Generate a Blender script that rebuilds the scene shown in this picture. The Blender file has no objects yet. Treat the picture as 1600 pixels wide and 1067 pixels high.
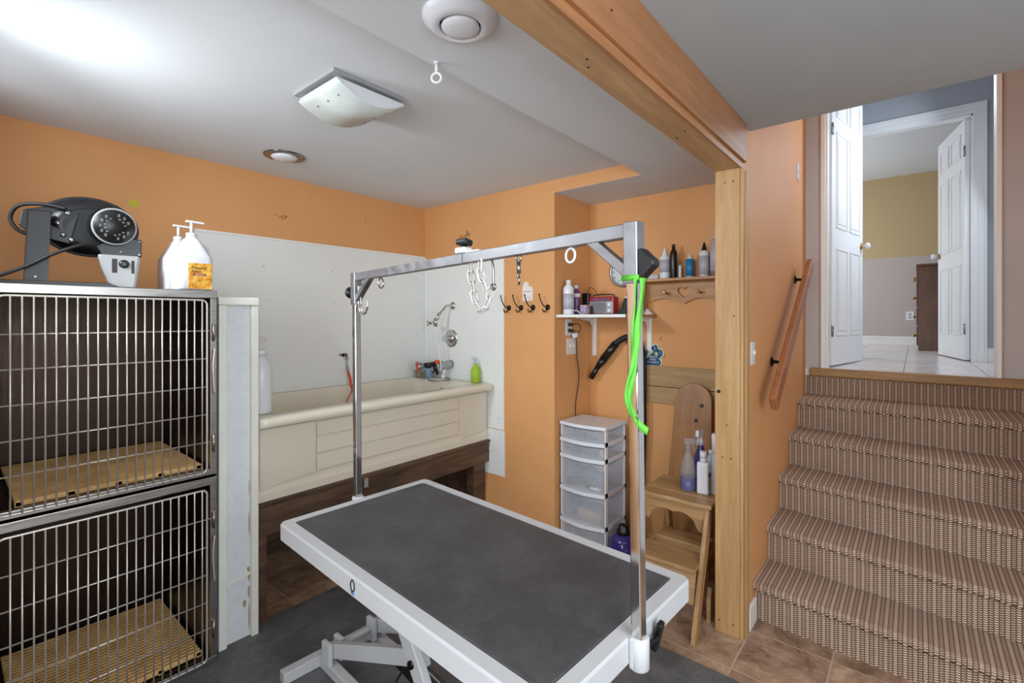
import bpy, bmesh, math, random
from mathutils import Vector, Matrix
random.seed(7)
R = math.radians
SC = bpy.context.scene
COL = SC.collection

# ------------------------------------------------------------------ camera
cam_d = bpy.data.cameras.new('camera')
cam_d.sensor_width = 36.0
cam_d.lens = 750.0 / 1600.0 * 36.0
cam_d.shift_y = -36.5 / 1600.0
cam_d.clip_start = 0.02
cam = bpy.data.objects.new('camera', cam_d)
cam.location = (0, 0, 1.54)
cam.rotation_euler = (R(90), 0, R(-50))
COL.objects.link(cam)
SC.camera = cam

# ------------------------------------------------------------------ colour management, world
SC.view_settings.view_transform = 'Standard'
SC.view_settings.look = 'None'
SC.view_settings.gamma = 1.0
SC.view_settings.use_curve_mapping = False
SC.view_settings.exposure = 0.88
world = bpy.data.worlds.new('world')
world.use_nodes = True
world.node_tree.nodes['Background'].inputs[0].default_value = (0.75, 0.82, 0.95, 1)
world.node_tree.nodes['Background'].inputs[1].default_value = 0.4
SC.world = world
SC.cycles.max_bounces = 8
SC.cycles.diffuse_bounces = 5
SC.cycles.use_denoising = True

# ------------------------------------------------------------------ lights
def area(name, loc, target, sx, sy, power, col, spread=180):
    d = bpy.data.lights.new(name, 'AREA')
    d.shape = 'RECTANGLE'
    d.size, d.size_y = sx, sy
    d.energy = power
    d.color = col
    d.spread = R(spread)
    o = bpy.data.objects.new(name, d)
    o.location = loc
    o.rotation_euler = (Vector(target) - Vector(loc)).to_track_quat('-Z', 'Z').to_euler()
    COL.objects.link(o)
    return o
# daylight through the high basement window on the left (the light stands outside the opening)
area('window_daylight', (-0.75, 2.10, 2.00), (1.0, 1.95, 2.02), 1.7, 0.9, 22, (0.86, 0.94, 1.0))
area('window_curtain_glow', (-0.13, 2.15, 2.22), (1.0, 2.12, 1.95), 0.30, 0.22, 4.6, (0.90, 0.96, 1.0), 112)
# added soft fill from behind the camera, no window known there
area('rear_fill_light', (-1.60, 0.45, 1.65), (1.0, 0.85, 1.5), 1.6, 1.3, 40, (0.88, 0.95, 1.0))
# second added fill, brightens the surfaces that face the near wall
area('near_fill_light', (0.3, -1.60, 1.5), (0.6, 1.5, 1.35), 2.4, 1.3, 42, (0.86, 0.94, 1.0))
# added overhead fill for the hall part of the room, no fixture
area('hall_fill_light', (0.3, -0.85, 2.44), (0.3, -0.85, 0), 1.0, 0.9, 14, (0.95, 0.97, 1.0))
# upstairs landing and far bedroom
area('upstairs_daylight', (4.85, -0.47, 2.75), (4.7, 0.6, 2.4), 0.7, 1.1, 13, (0.80, 0.90, 1.0))
area('stairwell_lamp', (3.4, 0.05, 3.6), (3.4, 0.05, 0), 0.6, 0.6, 2.5, (0.95, 0.96, 1.0))
area('bedroom_daylight', (7.0, 2.1, 2.4), (7.8, -0.3, 2.1), 1.4, 1.1, 24, (0.90, 0.95, 1.0))

# ------------------------------------------------------------------ materials
def new_mat(name):
    m = bpy.data.materials.new(name)
    m.use_nodes = True
    nt = m.node_tree
    b = nt.nodes['Principled BSDF']
    return m, nt, b
def rgb(h, g=None):
    """sRGB 0-255 triple to linear."""
    def f(c):
        c /= 255.0
        return c / 12.92 if c <= 0.04045 else ((c + 0.055) / 1.055) ** 2.4
    return (f(h[0]), f(h[1]), f(h[2]), 1)
def coords(nt, scale=(1, 1, 1), kind='Object'):
    tc = nt.nodes.new('ShaderNodeTexCoord')
    mp = nt.nodes.new('ShaderNodeMapping')
    mp.inputs['Scale'].default_value = scale
    nt.links.new(tc.outputs[kind], mp.inputs['Vector'])
    return mp.outputs['Vector']
def noise(nt, vec, scale, detail=4, rough=0.5, dist=0.0):
    n = nt.nodes.new('ShaderNodeTexNoise')
    n.inputs['Scale'].default_value = scale
    n.inputs['Detail'].default_value = detail
    n.inputs['Roughness'].default_value = rough
    n.inputs['Distortion'].default_value = dist
    nt.links.new(vec, n.inputs['Vector'])
    return n.outputs['Fac']
def ramp(nt, fac, stops):
    r = nt.nodes.new('ShaderNodeValToRGB')
    e = r.color_ramp.elements
    while len(e) < len(stops):
        e.new(0.5)
    for i, (p, c) in enumerate(stops):
        e[i].position = p
        e[i].color = c
    nt.links.new(fac, r.inputs['Fac'])
    return r.outputs['Color']
def bump(nt, b, h, strength=0.2, dist=0.01):
    n = nt.nodes.new('ShaderNodeBump')
    n.inputs['Strength'].default_value = strength
    n.inputs['Distance'].default_value = dist
    nt.links.new(h, n.inputs['Height'])
    nt.links.new(n.outputs['Normal'], b.inputs['Normal'])
def math_n(nt, op, a, b=None, c=None):
    n = nt.nodes.new('ShaderNodeMath')
    n.operation = op
    for i, v in enumerate((a, b, c)):
        if v is None:
            continue
        if isinstance(v, (int, float)):
            n.inputs[i].default_value = v
        else:
            nt.links.new(v, n.inputs[i])
    return n.outputs[0]
def mixc(nt, fac, a, b, mode='MIX'):
    n = nt.nodes.new('ShaderNodeMix')
    n.data_type = 'RGBA'
    n.blend_type = mode
    for sock, v in ((n.inputs['Factor'], fac), (n.inputs[6], a), (n.inputs[7], b)):
        if isinstance(v, (int, float)):
            sock.default_value = v
        elif isinstance(v, tuple):
            sock.default_value = v
        else:
            nt.links.new(v, sock)
    return n.outputs[2]
def paint(name, col, rough=0.5, var=0.06, scale=6, bmp=0.0, metal=0.0, spec=0.5):
    """painted / plastic surface with faint mottling of its own"""
    m, nt, b = new_mat(name)
    c = rgb(col)
    v = coords(nt)
    f = noise(nt, v, scale, 5, 0.6)
    d = tuple(max(0, x * (1 - var * 2)) for x in c[:3]) + (1,)
    l = tuple(min(1, x * (1 + var)) for x in c[:3]) + (1,)
    nt.links.new(ramp(nt, f, [(0.3, d), (0.7, l)]), b.inputs['Base Color'])
    b.inputs['Roughness'].default_value = rough
    b.inputs['Metallic'].default_value = metal
    b.inputs['Specular IOR Level'].default_value = spec
    if bmp:
        bump(nt, b, noise(nt, v, 90, 3), bmp, 0.003)
    return m
def metal(name, col, rough=0.3, scratch=(40, 40, 2)):
    m, nt, b = new_mat(name)
    v = coords(nt, scratch)
    f = noise(nt, v, 3, 5)
    c = rgb(col)
    nt.links.new(ramp(nt, f, [(0.3, tuple(x * 0.8 for x in c[:3]) + (1,)), (0.7, c)]), b.inputs['Base Color'])
    b.inputs['Metallic'].default_value = 1
    nt.links.new(ramp(nt, f, [(0.2, (rough * 0.7,) * 3 + (1,)), (0.8, (rough * 1.3,) * 3 + (1,))]), b.inputs['Roughness'])
    return m
def wood(name, dark, light, axis='X', rough=0.5, scale=1.0, knots=False, stretch=14):
    m, nt, b = new_mat(name)
    s = [stretch, stretch, stretch]
    s['XYZ'.index(axis)] = 1.0
    v = coords(nt, tuple(x * scale for x in s))
    f1 = noise(nt, v, 1.6, 6, 0.6, 0.6)
    f2 = noise(nt, v, 9, 3, 0.5)
    f = math_n(nt, 'MULTIPLY_ADD', f2, 0.3, math_n(nt, 'MULTIPLY', f1, 0.7))
    mid = tuple((a + c) / 2 for a, c in zip(rgb(dark), rgb(light)))
    col = ramp(nt, f, [(0.3, rgb(dark)), (0.5, mid), (0.66, rgb(light))])
    if knots:
        kv = coords(nt, (5, 5, 5))
        vo = nt.nodes.new('ShaderNodeTexVoronoi')
        vo.inputs['Scale'].default_value = 1.3
        nt.links.new(kv, vo.inputs['Vector'])
        kd = ramp(nt, vo.outputs['Distance'], [(0.03, (1, 1, 1, 1)), (0.10, (0, 0, 0, 1))])
        col = mixc(nt, math_n(nt, 'MULTIPLY', kd, 0.75), col, tuple(x * 0.35 for x in rgb(dark)[:3]) + (1,))
    nt.links.new(col, b.inputs['Base Color'])
    b.inputs['Roughness'].default_value = rough
    bump(nt, b, f, 0.12, 0.004)
    return m
def clear(name, col, rough=0.05, alpha_mix=0.5, density=None):
    """thin clear or cloudy plastic"""
    m, nt, b = new_mat(name)
    out = nt.nodes['Material Output']
    tr = nt.nodes.new('ShaderNodeBsdfTransparent')
    tr.inputs['Color'].default_value = rgb(col)
    b.inputs['Base Color'].default_value = rgb(col)
    b.inputs['Roughness'].default_value = rough
    mx = nt.nodes.new('ShaderNodeMixShader')
    f = noise(nt, coords(nt), 12, 3)
    nt.links.new(math_n(nt, 'MULTIPLY_ADD', f, 0.1, alpha_mix - 0.05), mx.inputs[0])
    nt.links.new(tr.outputs[0], mx.inputs[1])
    nt.links.new(b.outputs[0], mx.inputs[2])
    nt.links.new(mx.outputs[0], out.inputs['Surface'])
    return m

M = {}
def orange():
    m, nt, b = new_mat('orange_wall_paint')
    v = coords(nt)
    f = noise(nt, v, 2.2, 6, 0.65)
    nt.links.new(ramp(nt, f, [(0.3, rgb((206, 149, 96))), (0.7, rgb((212, 156, 104)))]), b.inputs['Base Color'])
    b.inputs['Roughness'].default_value = 0.55
    b.inputs['Specular IOR Level'].default_value = 0.3
    bump(nt, b, noise(nt, v, 60, 4), 0.06, 0.003)
    return m
M['orange'] = orange()
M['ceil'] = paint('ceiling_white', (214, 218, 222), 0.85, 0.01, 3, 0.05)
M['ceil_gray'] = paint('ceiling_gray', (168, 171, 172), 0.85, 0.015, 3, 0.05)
M['panel'] = paint('white_wall_board', (224, 225, 222), 0.35, 0.012, 4, 0.03)
M['white'] = paint('white_paint', (228, 228, 226), 0.35, 0.015, 5)
M['whitedoor'] = paint('door_white', (226, 228, 230), 0.3, 0.01, 5)
M['plastic_white'] = paint('white_plastic', (216, 217, 222), 0.3, 0.01, 8)
M['offwhite'] = paint('off_white_clad', (228, 229, 220), 0.5, 0.02, 14, 0.1)
M['tub'] = paint('bisque_enamel', (216, 210, 192), 0.18, 0.01, 3)
M['apron'] = paint('bisque_apron', (214, 206, 188), 0.35, 0.015, 3)
M['table_white'] = paint('table_white_powdercoat', (182, 183, 185), 0.38, 0.01, 6)
M['black'] = paint('black_plastic', (17, 17, 19), 0.32, 0.1, 10)
M['blacksoft'] = paint('black_hose', (22, 22, 24), 0.5, 0.1, 10)
M['steel'] = metal('stainless_steel', (176, 172, 168), 0.32, (3, 3, 60))
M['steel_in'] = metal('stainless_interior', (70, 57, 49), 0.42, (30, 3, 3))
M['wire'] = paint('wire_steel', (206, 200, 192), 0.3, 0.03, 20, 0, 0.55)
M['chrome'] = metal('chrome', (210, 208, 206), 0.10)
M['galv'] = metal('galvanised_steel', (168, 168, 172), 0.42, (8, 8, 8))
M['brass'] = metal('brass', (190, 150, 80), 0.3)
M['dark_iron'] = metal('dark_iron', (60, 52, 46), 0.4)
M['pine'] = wood('pine_trim', (158, 118, 74), (194, 154, 104), 'Z', 0.5, 1, False)
M['beam_x'] = wood('maple_board', (158, 120, 84), (194, 156, 114), 'X', 0.45, 1)
M['beam_side'] = wood('beam_side_board', (142, 94, 58), (176, 124, 82), 'X', 0.45, 1)
M['oldpine'] = wood('varnished_pine', (134, 99, 62), (184, 146, 101), 'Y', 0.45, 1)
M['oldpine_z'] = wood('varnished_pine_upright', (138, 100, 60), (184, 144, 98), 'Z', 0.45, 1)
M['honey'] = wood('honey_pine', (146, 100, 56), (194, 146, 92), 'Y', 0.45, 1)
M['plankwood'] = wood('knotty_plank', (128, 84, 42), (164, 116, 64), 'Z', 0.4, 1, True)
M['rawwood'] = wood('raw_board', (146, 116, 80), (186, 154, 110), 'Y', 0.6, 1, True)
M['stain'] = wood('dark_stained_wood', (30, 20, 14), (112, 84, 62), 'X', 0.55, 1, False, 7)
M['rail'] = wood('handrail_wood', (136, 82, 50), (166, 106, 68), 'X', 0.4, 1)
M['dresserwood'] = wood('walnut_dresser', (74, 42, 26), (122, 78, 52), 'Z', 0.4, 1, False, 6)
M['threshold'] = wood('threshold_wood', (128, 92, 46), (170, 132, 80), 'Y', 0.45, 1)
M['blue_wall'] = paint('blue_grey_wall', (166, 171, 178), 0.7, 0.01, 3)
M['pinkwhite'] = paint('bare_white_jamb', (186, 180, 178), 0.6, 0.015, 4)
M['greenstrap'] = paint('green_webbing', (84, 168, 46), 0.5, 0.05, 30)
M['purple'] = paint('purple_plastic', (58, 48, 120), 0.15, 0.05, 6)
M['clearp'] = clear('cloudy_drawer_plastic', (246, 247, 250), 0.3, 0.20)
M['clearb'] = clear('clear_bottle', (238, 240, 244), 0.06, 0.12)
M['purpleliq'] = paint('purple_liquid', (38, 32, 122), 0.1, 0.05, 6)
M['greenb'] = clear('green_bottle', (196, 226, 80), 0.1, 0.45)
M['amberliq'] = paint('amber_liquid', (150, 118, 30), 0.15, 0.05, 6)
M['chainplastic'] = paint('off_white_chain_plastic', (196, 194, 188), 0.45, 0.02, 30)
M['greyplas'] = paint('grey_plastic', (150, 151, 152), 0.35, 0.02, 10)
M['tower'] = paint('tower_frame_plastic', (214, 208, 208), 0.4, 0.015, 8)
M['red'] = paint('red_plastic', (156, 30, 42), 0.3, 0.05, 10)
M['redstrap'] = paint('orange_red_cord', (206, 76, 40), 0.6, 0.05, 20)
M['purplelab'] = paint('plum_plastic', (108, 66, 104), 0.35, 0.05, 10)
M['bluelab'] = paint('blue_label', (40, 120, 170), 0.4, 0.1, 40)
M['greylab'] = paint('grey_print_label', (176, 178, 186), 0.5, 0.12, 120)
M['navy'] = paint('navy_print', (30, 78, 118), 0.5, 0.03, 10)
M['cream'] = paint('pale_green_edge', (212, 222, 184), 0.5, 0.02, 10)
M['yellow'] = paint('yellow_green_felt', (186, 182, 60), 0.9, 0.06, 60)
M['paper'] = paint('white_card', (224, 216, 210), 0.6, 0.02, 10)
M['tan'] = paint('tan_packet', (170, 140, 104), 0.6, 0.15, 30)
M['slate'] = paint('blue_packet', (70, 86, 116), 0.5, 0.15, 30)
M['caulk'] = paint('rust_stain', (176, 150, 104), 0.7, 0.2, 30)
M['faded'] = paint('faded_ochre_print', (166, 120, 56), 0.6, 0.05, 30)
M['darkink'] = paint('dark_ink', (46, 36, 34), 0.6, 0.05, 30)
M['whiteink'] = paint('white_ink', (226, 226, 224), 0.6, 0.02, 30)
M['orangelab'] = None
M['nickel'] = metal('brushed_nickel', (150, 150, 148), 0.25)

def label_mat():
    m, nt, b = new_mat('autumn_photo_label')
    v = coords(nt)
    f = noise(nt, v, 38, 4, 0.6)
    col = ramp(nt, f, [(0.30, rgb((120, 60, 16))), (0.42, rgb((208, 130, 30))), (0.55, rgb((226, 176, 60))), (0.72, rgb((238, 214, 130)))])
    nt.links.new(col, b.inputs['Base Color'])
    b.inputs['Roughness'].default_value = 0.4
    return m
M['orangelab'] = label_mat()

def tile_mat(name, size, offx, offy, cols, grout, rough):
    m, nt, b = new_mat(name)
    tc = nt.nodes.new('ShaderNodeTexCoord')
    sp = nt.nodes.new('ShaderNodeSeparateXYZ')
    nt.links.new(tc.outputs['Object'], sp.inputs[0])
    def cell(s, off):
        u = math_n(nt, 'DIVIDE', math_n(nt, 'SUBTRACT', s, off), size)
        fr = math_n(nt, 'FRACT', u)
        fl = math_n(nt, 'FLOOR', u)
        d = math_n(nt, 'MINIMUM', fr, math_n(nt, 'SUBTRACT', 1.0, fr))
        return d, fl
    dx, ix = cell(sp.outputs[0], offx)
    dy, iy = cell(sp.outputs[1], offy)
    d = math_n(nt, 'MINIMUM', dx, dy)
    g = math_n(nt, 'LESS_THAN', d, 0.009)
    cb = nt.nodes.new('ShaderNodeCombineXYZ')
    nt.links.new(ix, cb.inputs[0]); nt.links.new(iy, cb.inputs[1])
    wn = nt.nodes.new('ShaderNodeTexWhiteNoise')
    nt.links.new(cb.outputs[0], wn.inputs['Vector'])
    va = nt.nodes.new('ShaderNodeVectorMath'); va.operation = 'MULTIPLY_ADD'
    nt.links.new(wn.outputs['Color'], va.inputs[0]); va.inputs[1].default_value = (7, 7, 7)
    nt.links.new(tc.outputs['Object'], va.inputs[2])
    f = noise(nt, va.outputs[0], 7, 9, 0.72, 0.6)
    f = math_n(nt, 'MULTIPLY_ADD', wn.outputs['Value'], 0.10, math_n(nt, 'SUBTRACT', f, 0.05))
    col = ramp(nt, f, cols)
    col = mixc(nt, g, col, grout)
    nt.links.new(col, b.inputs['Base Color'])
    b.inputs['Roughness'].default_value = rough
    h = math_n(nt, 'SUBTRACT', math_n(nt, 'MULTIPLY', f, 0.5), math_n(nt, 'MULTIPLY', g, 0.6))
    bump(nt, b, h, 0.35, 0.006)
    return m
M['tile'] = tile_mat('brown_slate_tile', 0.335, 2.57, 0.62,
    [(0.3, rgb((104, 78, 62))), (0.45, rgb((150, 120, 98))), (0.56, rgb((172, 142, 118))), (0.7, rgb((200, 174, 148)))], rgb((176, 158, 140)), 0.42)
M['tile_up'] = tile_mat('pale_tile', 0.42, 0.1, 0.06,
    [(0.3, rgb((206, 200, 198))), (0.5, rgb((222, 217, 215))), (0.7, rgb((234, 230, 228)))], rgb((140, 134, 130)), 0.22)

def rubber(name, base, dust, sc):
    m, nt, b = new_mat(name)
    v = coords(nt)
    f = noise(nt, v, sc, 8, 0.7, 0.4)
    f2 = noise(nt, v, 130, 2, 0.5)
    f = math_n(nt, 'MULTIPLY_ADD', noise(nt, v, 38, 6, 0.75, 1.2), 0.35, math_n(nt, 'MULTIPLY', f, 0.68))
    col = ramp(nt, f, [(0.45, rgb(base)), (0.62, tuple((a + c) / 2 for a, c in zip(rgb(base), rgb(dust)))), (0.8, rgb(dust))])
    nt.links.new(col, b.inputs['Base Color'])
    b.inputs['Roughness'].default_value = 0.55
    bump(nt, b, f2, 0.25, 0.002)
    return m
M['tabmat'] = rubber('black_table_rubber', (57, 57, 59), (86, 86, 88), 5.0)
M['floormat'] = rubber('black_floor_rubber', (80, 80, 82), (124, 123, 121), 4.6)

def carpet():
    m, nt, b = new_mat('basket_weave_carpet')
    tc = nt.nodes.new('ShaderNodeTexCoord')
    sp = nt.nodes.new('ShaderNodeSeparateXYZ')
    nt.links.new(tc.outputs['Object'], sp.inputs[0])
    x, y, z = sp.outputs
    u = math_n(nt, 'DIVIDE', y, 0.0165)
    colid = math_n(nt, 'FLOOR', u)
    par = math_n(nt, 'MODULO', math_n(nt, 'ABSOLUTE', colid), 2.0)
    fu = math_n(nt, 'FRACT', u)
    edge = math_n(nt, 'MULTIPLY', math_n(nt, 'ABSOLUTE', math_n(nt, 'SUBTRACT', fu, 0.5)), 2.0)   # 1 at seams
    w = math_n(nt, 'DIVIDE', math_n(nt, 'ADD', z, x), 0.0098)
    w = math_n(nt, 'MULTIPLY_ADD', par, 0.5, w)
    tick = math_n(nt, 'SINE', math_n(nt, 'MULTIPLY', w, 6.2832))
    tick = math_n(nt, 'MULTIPLY_ADD', tick, 0.5, 0.5)
    seam = math_n(nt, 'POWER', edge, 4.0)
    h = math_n(nt, 'MULTIPLY', tick, math_n(nt, 'SUBTRACT', 1.0, seam))
    h = math_n(nt, 'MULTIPLY', h, math_n(nt, 'MULTIPLY_ADD', par, -0.35, 1.0))
    col = ramp(nt, h, [(0.1, rgb((84, 60, 47))), (0.40, rgb((172, 144, 124))), (0.80, rgb((232, 210, 188)))])
    n = noise(nt, tc.outputs['Object'], 3, 4)
    col = mixc(nt, 1.0, col, ramp(nt, n, [(0.3, (0.86, 0.82, 0.8, 1)), (0.7, (1, 1, 1, 1))]), 'MULTIPLY')
    nt.links.new(col, b.inputs['Base Color'])
    b.inputs['Roughness'].default_value = 0.9
    bump(nt, b, h, 0.6, 0.004)
    return m
M['carpet'] = carpet()

def bedroom_wall():
    m, nt, b = new_mat('two_tone_wall')
    tc = nt.nodes.new('ShaderNodeTexCoord')
    sp = nt.nodes.new('ShaderNodeSeparateXYZ')
    nt.links.new(tc.outputs['Object'], sp.inputs[0])
    g = math_n(nt, 'GREATER_THAN', sp.outputs[2], 2.38)
    nt.links.new(mixc(nt, g, rgb((182, 172, 168)), rgb((186, 164, 124))), b.inputs['Base Color'])
    b.inputs['Roughness'].default_value = 0.7
    return m
M['bedroom'] = bedroom_wall()
def slat_mat():
    m, nt, b = new_mat('ribbed_bamboo_mat')
    v = coords(nt)
    f = noise(nt, v, 8, 6, 0.6)
    nt.links.new(ramp(nt, f, [(0.3, rgb((196, 148, 86))), (0.7, rgb((240, 196, 132)))]), b.inputs['Base Color'])
    b.inputs['Roughness'].default_value = 0.55
    return m
M['slat'] = slat_mat()

# ------------------------------------------------------------------ mesh helpers
class B:
    """collects shapes in world (or thing-local) coordinates; one B becomes one mesh object"""
    def __init__(s):
        s.bm = bmesh.new()
    def _new(s, verts, mat=None):
        if mat is not None:
            bmesh.ops.transform(s.bm, matrix=mat, verts=verts)
        return verts
    def box(s, x0, x1, y0, y1, z0, z1, bev=0.0, seg=2, mat=None):
        r = bmesh.ops.create_cube(s.bm, size=1.0)
        vs = r['verts']
        for v in vs:
            v.co = Vector(((x0 + x1) / 2 + v.co.x * (x1 - x0), (y0 + y1) / 2 + v.co.y * (y1 - y0), (z0 + z1) / 2 + v.co.z * (z1 - z0)))
        if bev > 0:
            es = list({e for v in vs for e in v.link_edges})
            r2 = bmesh.ops.bevel(s.bm, geom=es, offset=bev, segments=seg, affect='EDGES', profile=0.5)
            vs = r2['verts'] if mat is None else list({v for f in r2['faces'] for v in f.verts} | {v for v in vs if v.is_valid})
            if mat is not None:
                # gather the whole island
                seen = set(vs); st = list(vs)
                while st:
                    a = st.pop()
                    for e in a.link_edges:
                        o = e.other_vert(a)
                        if o not in seen:
                            seen.add(o); st.append(o)
                vs = list(seen)
        if mat is not None:
            bmesh.ops.transform(s.bm, matrix=mat, verts=vs)
        return s
    def bar(s, p0, p1, w, h, up=(0, 0, 1), bev=0.0, ext=0.0):
        """rectangular bar from p0 to p1, w across, h along up"""
        p0, p1 = Vector(p0), Vector(p1)
        d = (p1 - p0); L = d.length; d.normalize()
        upv = Vector(up); side = d.cross(upv).normalized(); upv = side.cross(d).normalized()
        m = Matrix((side, d, upv)).transposed().to_4x4()
        m.translation = (p0 + p1) / 2
        return s.box(-w / 2, w / 2, -L / 2 - ext, L / 2 + ext, -h / 2, h / 2, bev, 2, m)
    def ring(s, c, ax_u, ax_v, r, n):
        return [s.bm.verts.new(c + ax_u * (math.cos(2 * math.pi * i / n) * r) + ax_v * (math.sin(2 * math.pi * i / n) * r)) for i in range(n)]
    def skin(s, rings, cap=True, closed=False):
        n = len(rings[0])
        pairs = list(zip(rings, rings[1:])) + ([(rings[-1], rings[0])] if closed else [])
        for a, b in pairs:
            for i in range(n):
                f = s.bm.faces.new((a[i], a[(i + 1) % n], b[(i + 1) % n], b[i])); f.smooth = True
        if cap and not closed:
            s.bm.faces.new(list(reversed(rings[0]))); s.bm.faces.new(rings[-1])
        return s
    def tube(s, pts, r, n=10, closed=False, rf=None):
        pts = [Vector(p) for p in pts]
        N = len(pts)
        rings = []; pu = None
        for i, p in enumerate(pts):
            if closed:
                t = (pts[(i + 1) % N] - pts[i - 1])
            else:
                t = pts[min(i + 1, N - 1)] - pts[max(i - 1, 0)]
            t.normalize()
            if pu is None:
                a = Vector((0, 0, 1)) if abs(t.z) < 0.9 else Vector((1, 0, 0))
                u = t.cross(a).normalized()
            else:
                u = (pu - t * pu.dot(t)).normalized()
            pu = u; v = t.cross(u)
            rings.append(s.ring(p, u, v, r if rf is None else rf(i / (N - 1)), n))
        return s.skin(rings, True, closed)
    def cyl(s, p0, p1, r0, r1=None, n=24):
        r1 = r0 if r1 is None else r1
        p0, p1 = Vector(p0), Vector(p1)
        t = (p1 - p0).normalized()
        a = Vector((0, 0, 1)) if abs(t.z) < 0.9 else Vector((1, 0, 0))
        u = t.cross(a).normalized(); v = t.cross(u)
        return s.skin([s.ring(p0, u, v, r0, n), s.ring(p1, u, v, r1, n)])
    def lathe(s, prof, c=(0, 0, 0), axis=(0, 0, 1), n=28, sx=1, sy=1):
        """prof: (radius, height) pairs"""
        c = Vector(c); t = Vector(axis).normalized()
        a = Vector((0, 0, 1)) if abs(t.z) < 0.9 else Vector((0, 1, 0))
        if abs(t.z) >= 0.9:
            u, v = Vector((1, 0, 0)), Vector((0, 1, 0))
            if t.z < 0: v = -v
        else:
            u = t.cross(a).normalized(); v = t.cross(u)
        rings = [s.ring(c + t * h, u * sx, v * sy, max(r, 1e-4), n) for r, h in prof]
        return s.skin(rings)
    def torus(s, c, axis, R_, r, n=28, m=8, sx=1.0, sy=1.0):
        c = Vector(c); t = Vector(axis).normalized()
        a = Vector((0, 0, 1)) if abs(t.z) < 0.9 else Vector((1, 0, 0))
        u = t.cross(a).normalized(); v = t.cross(u)
        return s.tube([c + u * (math.cos(2 * math.pi * i / n) * R_ * sx) + v * (math.sin(2 * math.pi * i / n) * R_ * sy) for i in range(n)], r, m, True)
    def prism(s, pts, o, u, v, w, t, smooth=False):
        """polygon pts (a,b) in plane o + a*u + b*v, extruded by t along w"""
        o, u, v, w = Vector(o), Vector(u), Vector(v), Vector(w)
        lo = [s.bm.verts.new(o + u * a + v * b) for a, b in pts]
        hi = [s.bm.verts.new(o + u * a + v * b + w * t) for a, b in pts]
        n = len(pts)
        s.bm.faces.new(list(reversed(lo))); s.bm.faces.new(hi)
        for i in range(n):
            f = s.bm.faces.new((lo[i], lo[(i + 1) % n], hi[(i + 1) % n], hi[i])); f.smooth = smooth
        return s
    def ribbon(s, pts, sides, t=0.0015):
        """flat band: centre points and half-width vectors, with thickness"""
        a = []; 
        for i, (p, d) in enumerate(zip(pts, sides)):
            p, d = Vector(p), Vector(d)
            tg = Vector(pts[min(i + 1, len(pts) - 1)]) - Vector(pts[max(i - 1, 0)])
            n = tg.cross(d).normalized() * t
            a.append([s.bm.verts.new(p + d + n), s.bm.verts.new(p + d - n), s.bm.verts.new(p - d - n), s.bm.verts.new(p - d + n)])
        return s.skin(a)
    def sphere(s, c, r, sx=1, sy=1, sz=1):
        rr = bmesh.ops.create_uvsphere(s.bm, u_segments=18, v_segments=10, radius=r)
        for v in rr['verts']:
            v.co = Vector((v.co.x * sx + c[0], v.co.y * sy + c[1], v.co.z * sz + c[2]))
        for f in {f for v in rr['verts'] for f in v.link_faces}: f.smooth = True
        return s

W = {}
def wm(o):
    return W.get(o.name, Matrix.Identity(4))
def thing(name, loc, label, cat, group=None, rz=0.0, kind=None, parent=None):
    o = bpy.data.objects.new(name, None)
    COL.objects.link(o)
    o.empty_display_size = 0.05
    o.location = loc; o.rotation_euler = (0, 0, rz)
    W[o.name] = Matrix.Translation(Vector(loc)) @ Matrix.Rotation(rz, 4, 'Z')
    if label: o['label'] = label
    if cat: o['category'] = cat
    if group: o['group'] = group
    if kind: o['kind'] = kind
    return o
def part(name, b, mat, parent=None, world=True, label=None, kind=None, bev=0.0, smooth_all=False):
    """link the collected shapes as one mesh; coordinates are world coordinates unless world=False (then local to the parent thing)"""
    bm = b.bm
    bmesh.ops.recalc_face_normals(bm, faces=bm.faces)
    if not world and parent is not None:
        pass
    pts = [v.co for v in bm.verts]
    lo = Vector([min(p[i] for p in pts) for i in range(3)]); hi = Vector([max(p[i] for p in pts) for i in range(3)])
    org = Vector(((lo.x + hi.x) / 2, (lo.y + hi.y) / 2, lo.z))
    me = bpy.data.meshes.new(name)
    if parent is not None:
        pm = wm(parent)
        if world:
            mt = Matrix.Translation(-pm.inverted() @ org) if False else None
            bmesh.ops.transform(bm, matrix=pm.inverted(), verts=bm.verts)
            lorg = pm.inverted() @ org
        else:
            lorg = org
        bmesh.ops.translate(bm, vec=-lorg, verts=bm.verts)
    else:
        lorg = org
        bmesh.ops.translate(bm, vec=-lorg, verts=bm.verts)
    bm.to_mesh(me); bm.free()
    me.materials.append(mat)
    o = bpy.data.objects.new(name, me)
    COL.objects.link(o)
    if parent is not None:
        o.parent = parent
    o.location = lorg
    W[o.name] = (wm(parent) if parent is not None else Matrix.Identity(4)) @ Matrix.Translation(lorg)
    if label: o['label'] = label
    if kind: o['kind'] = kind
    if bev:
        md = o.modifiers.new('bevel', 'BEVEL'); md.width = bev; md.segments = 2; md.limit_method = 'ANGLE'
    return o
def single(name, b, mat, label, cat, group=None, bev=0.0):
    o = part(name, b, mat, None, bev=bev)
    o['label'] = label; o['category'] = cat
    if group: o['group'] = group
    return o
def struct(name, b, mat, label=None, keep_origin=False):
    bm = b.bm
    bmesh.ops.recalc_face_normals(bm, faces=bm.faces)
    me = bpy.data.meshes.new(name); bm.to_mesh(me); bm.free(); me.materials.append(mat)
    o = bpy.data.objects.new(name, me); COL.objects.link(o)
    W[o.name] = Matrix.Identity(4)
    o['kind'] = 'structure'
    if label: o['label'] = label
    return o
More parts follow.
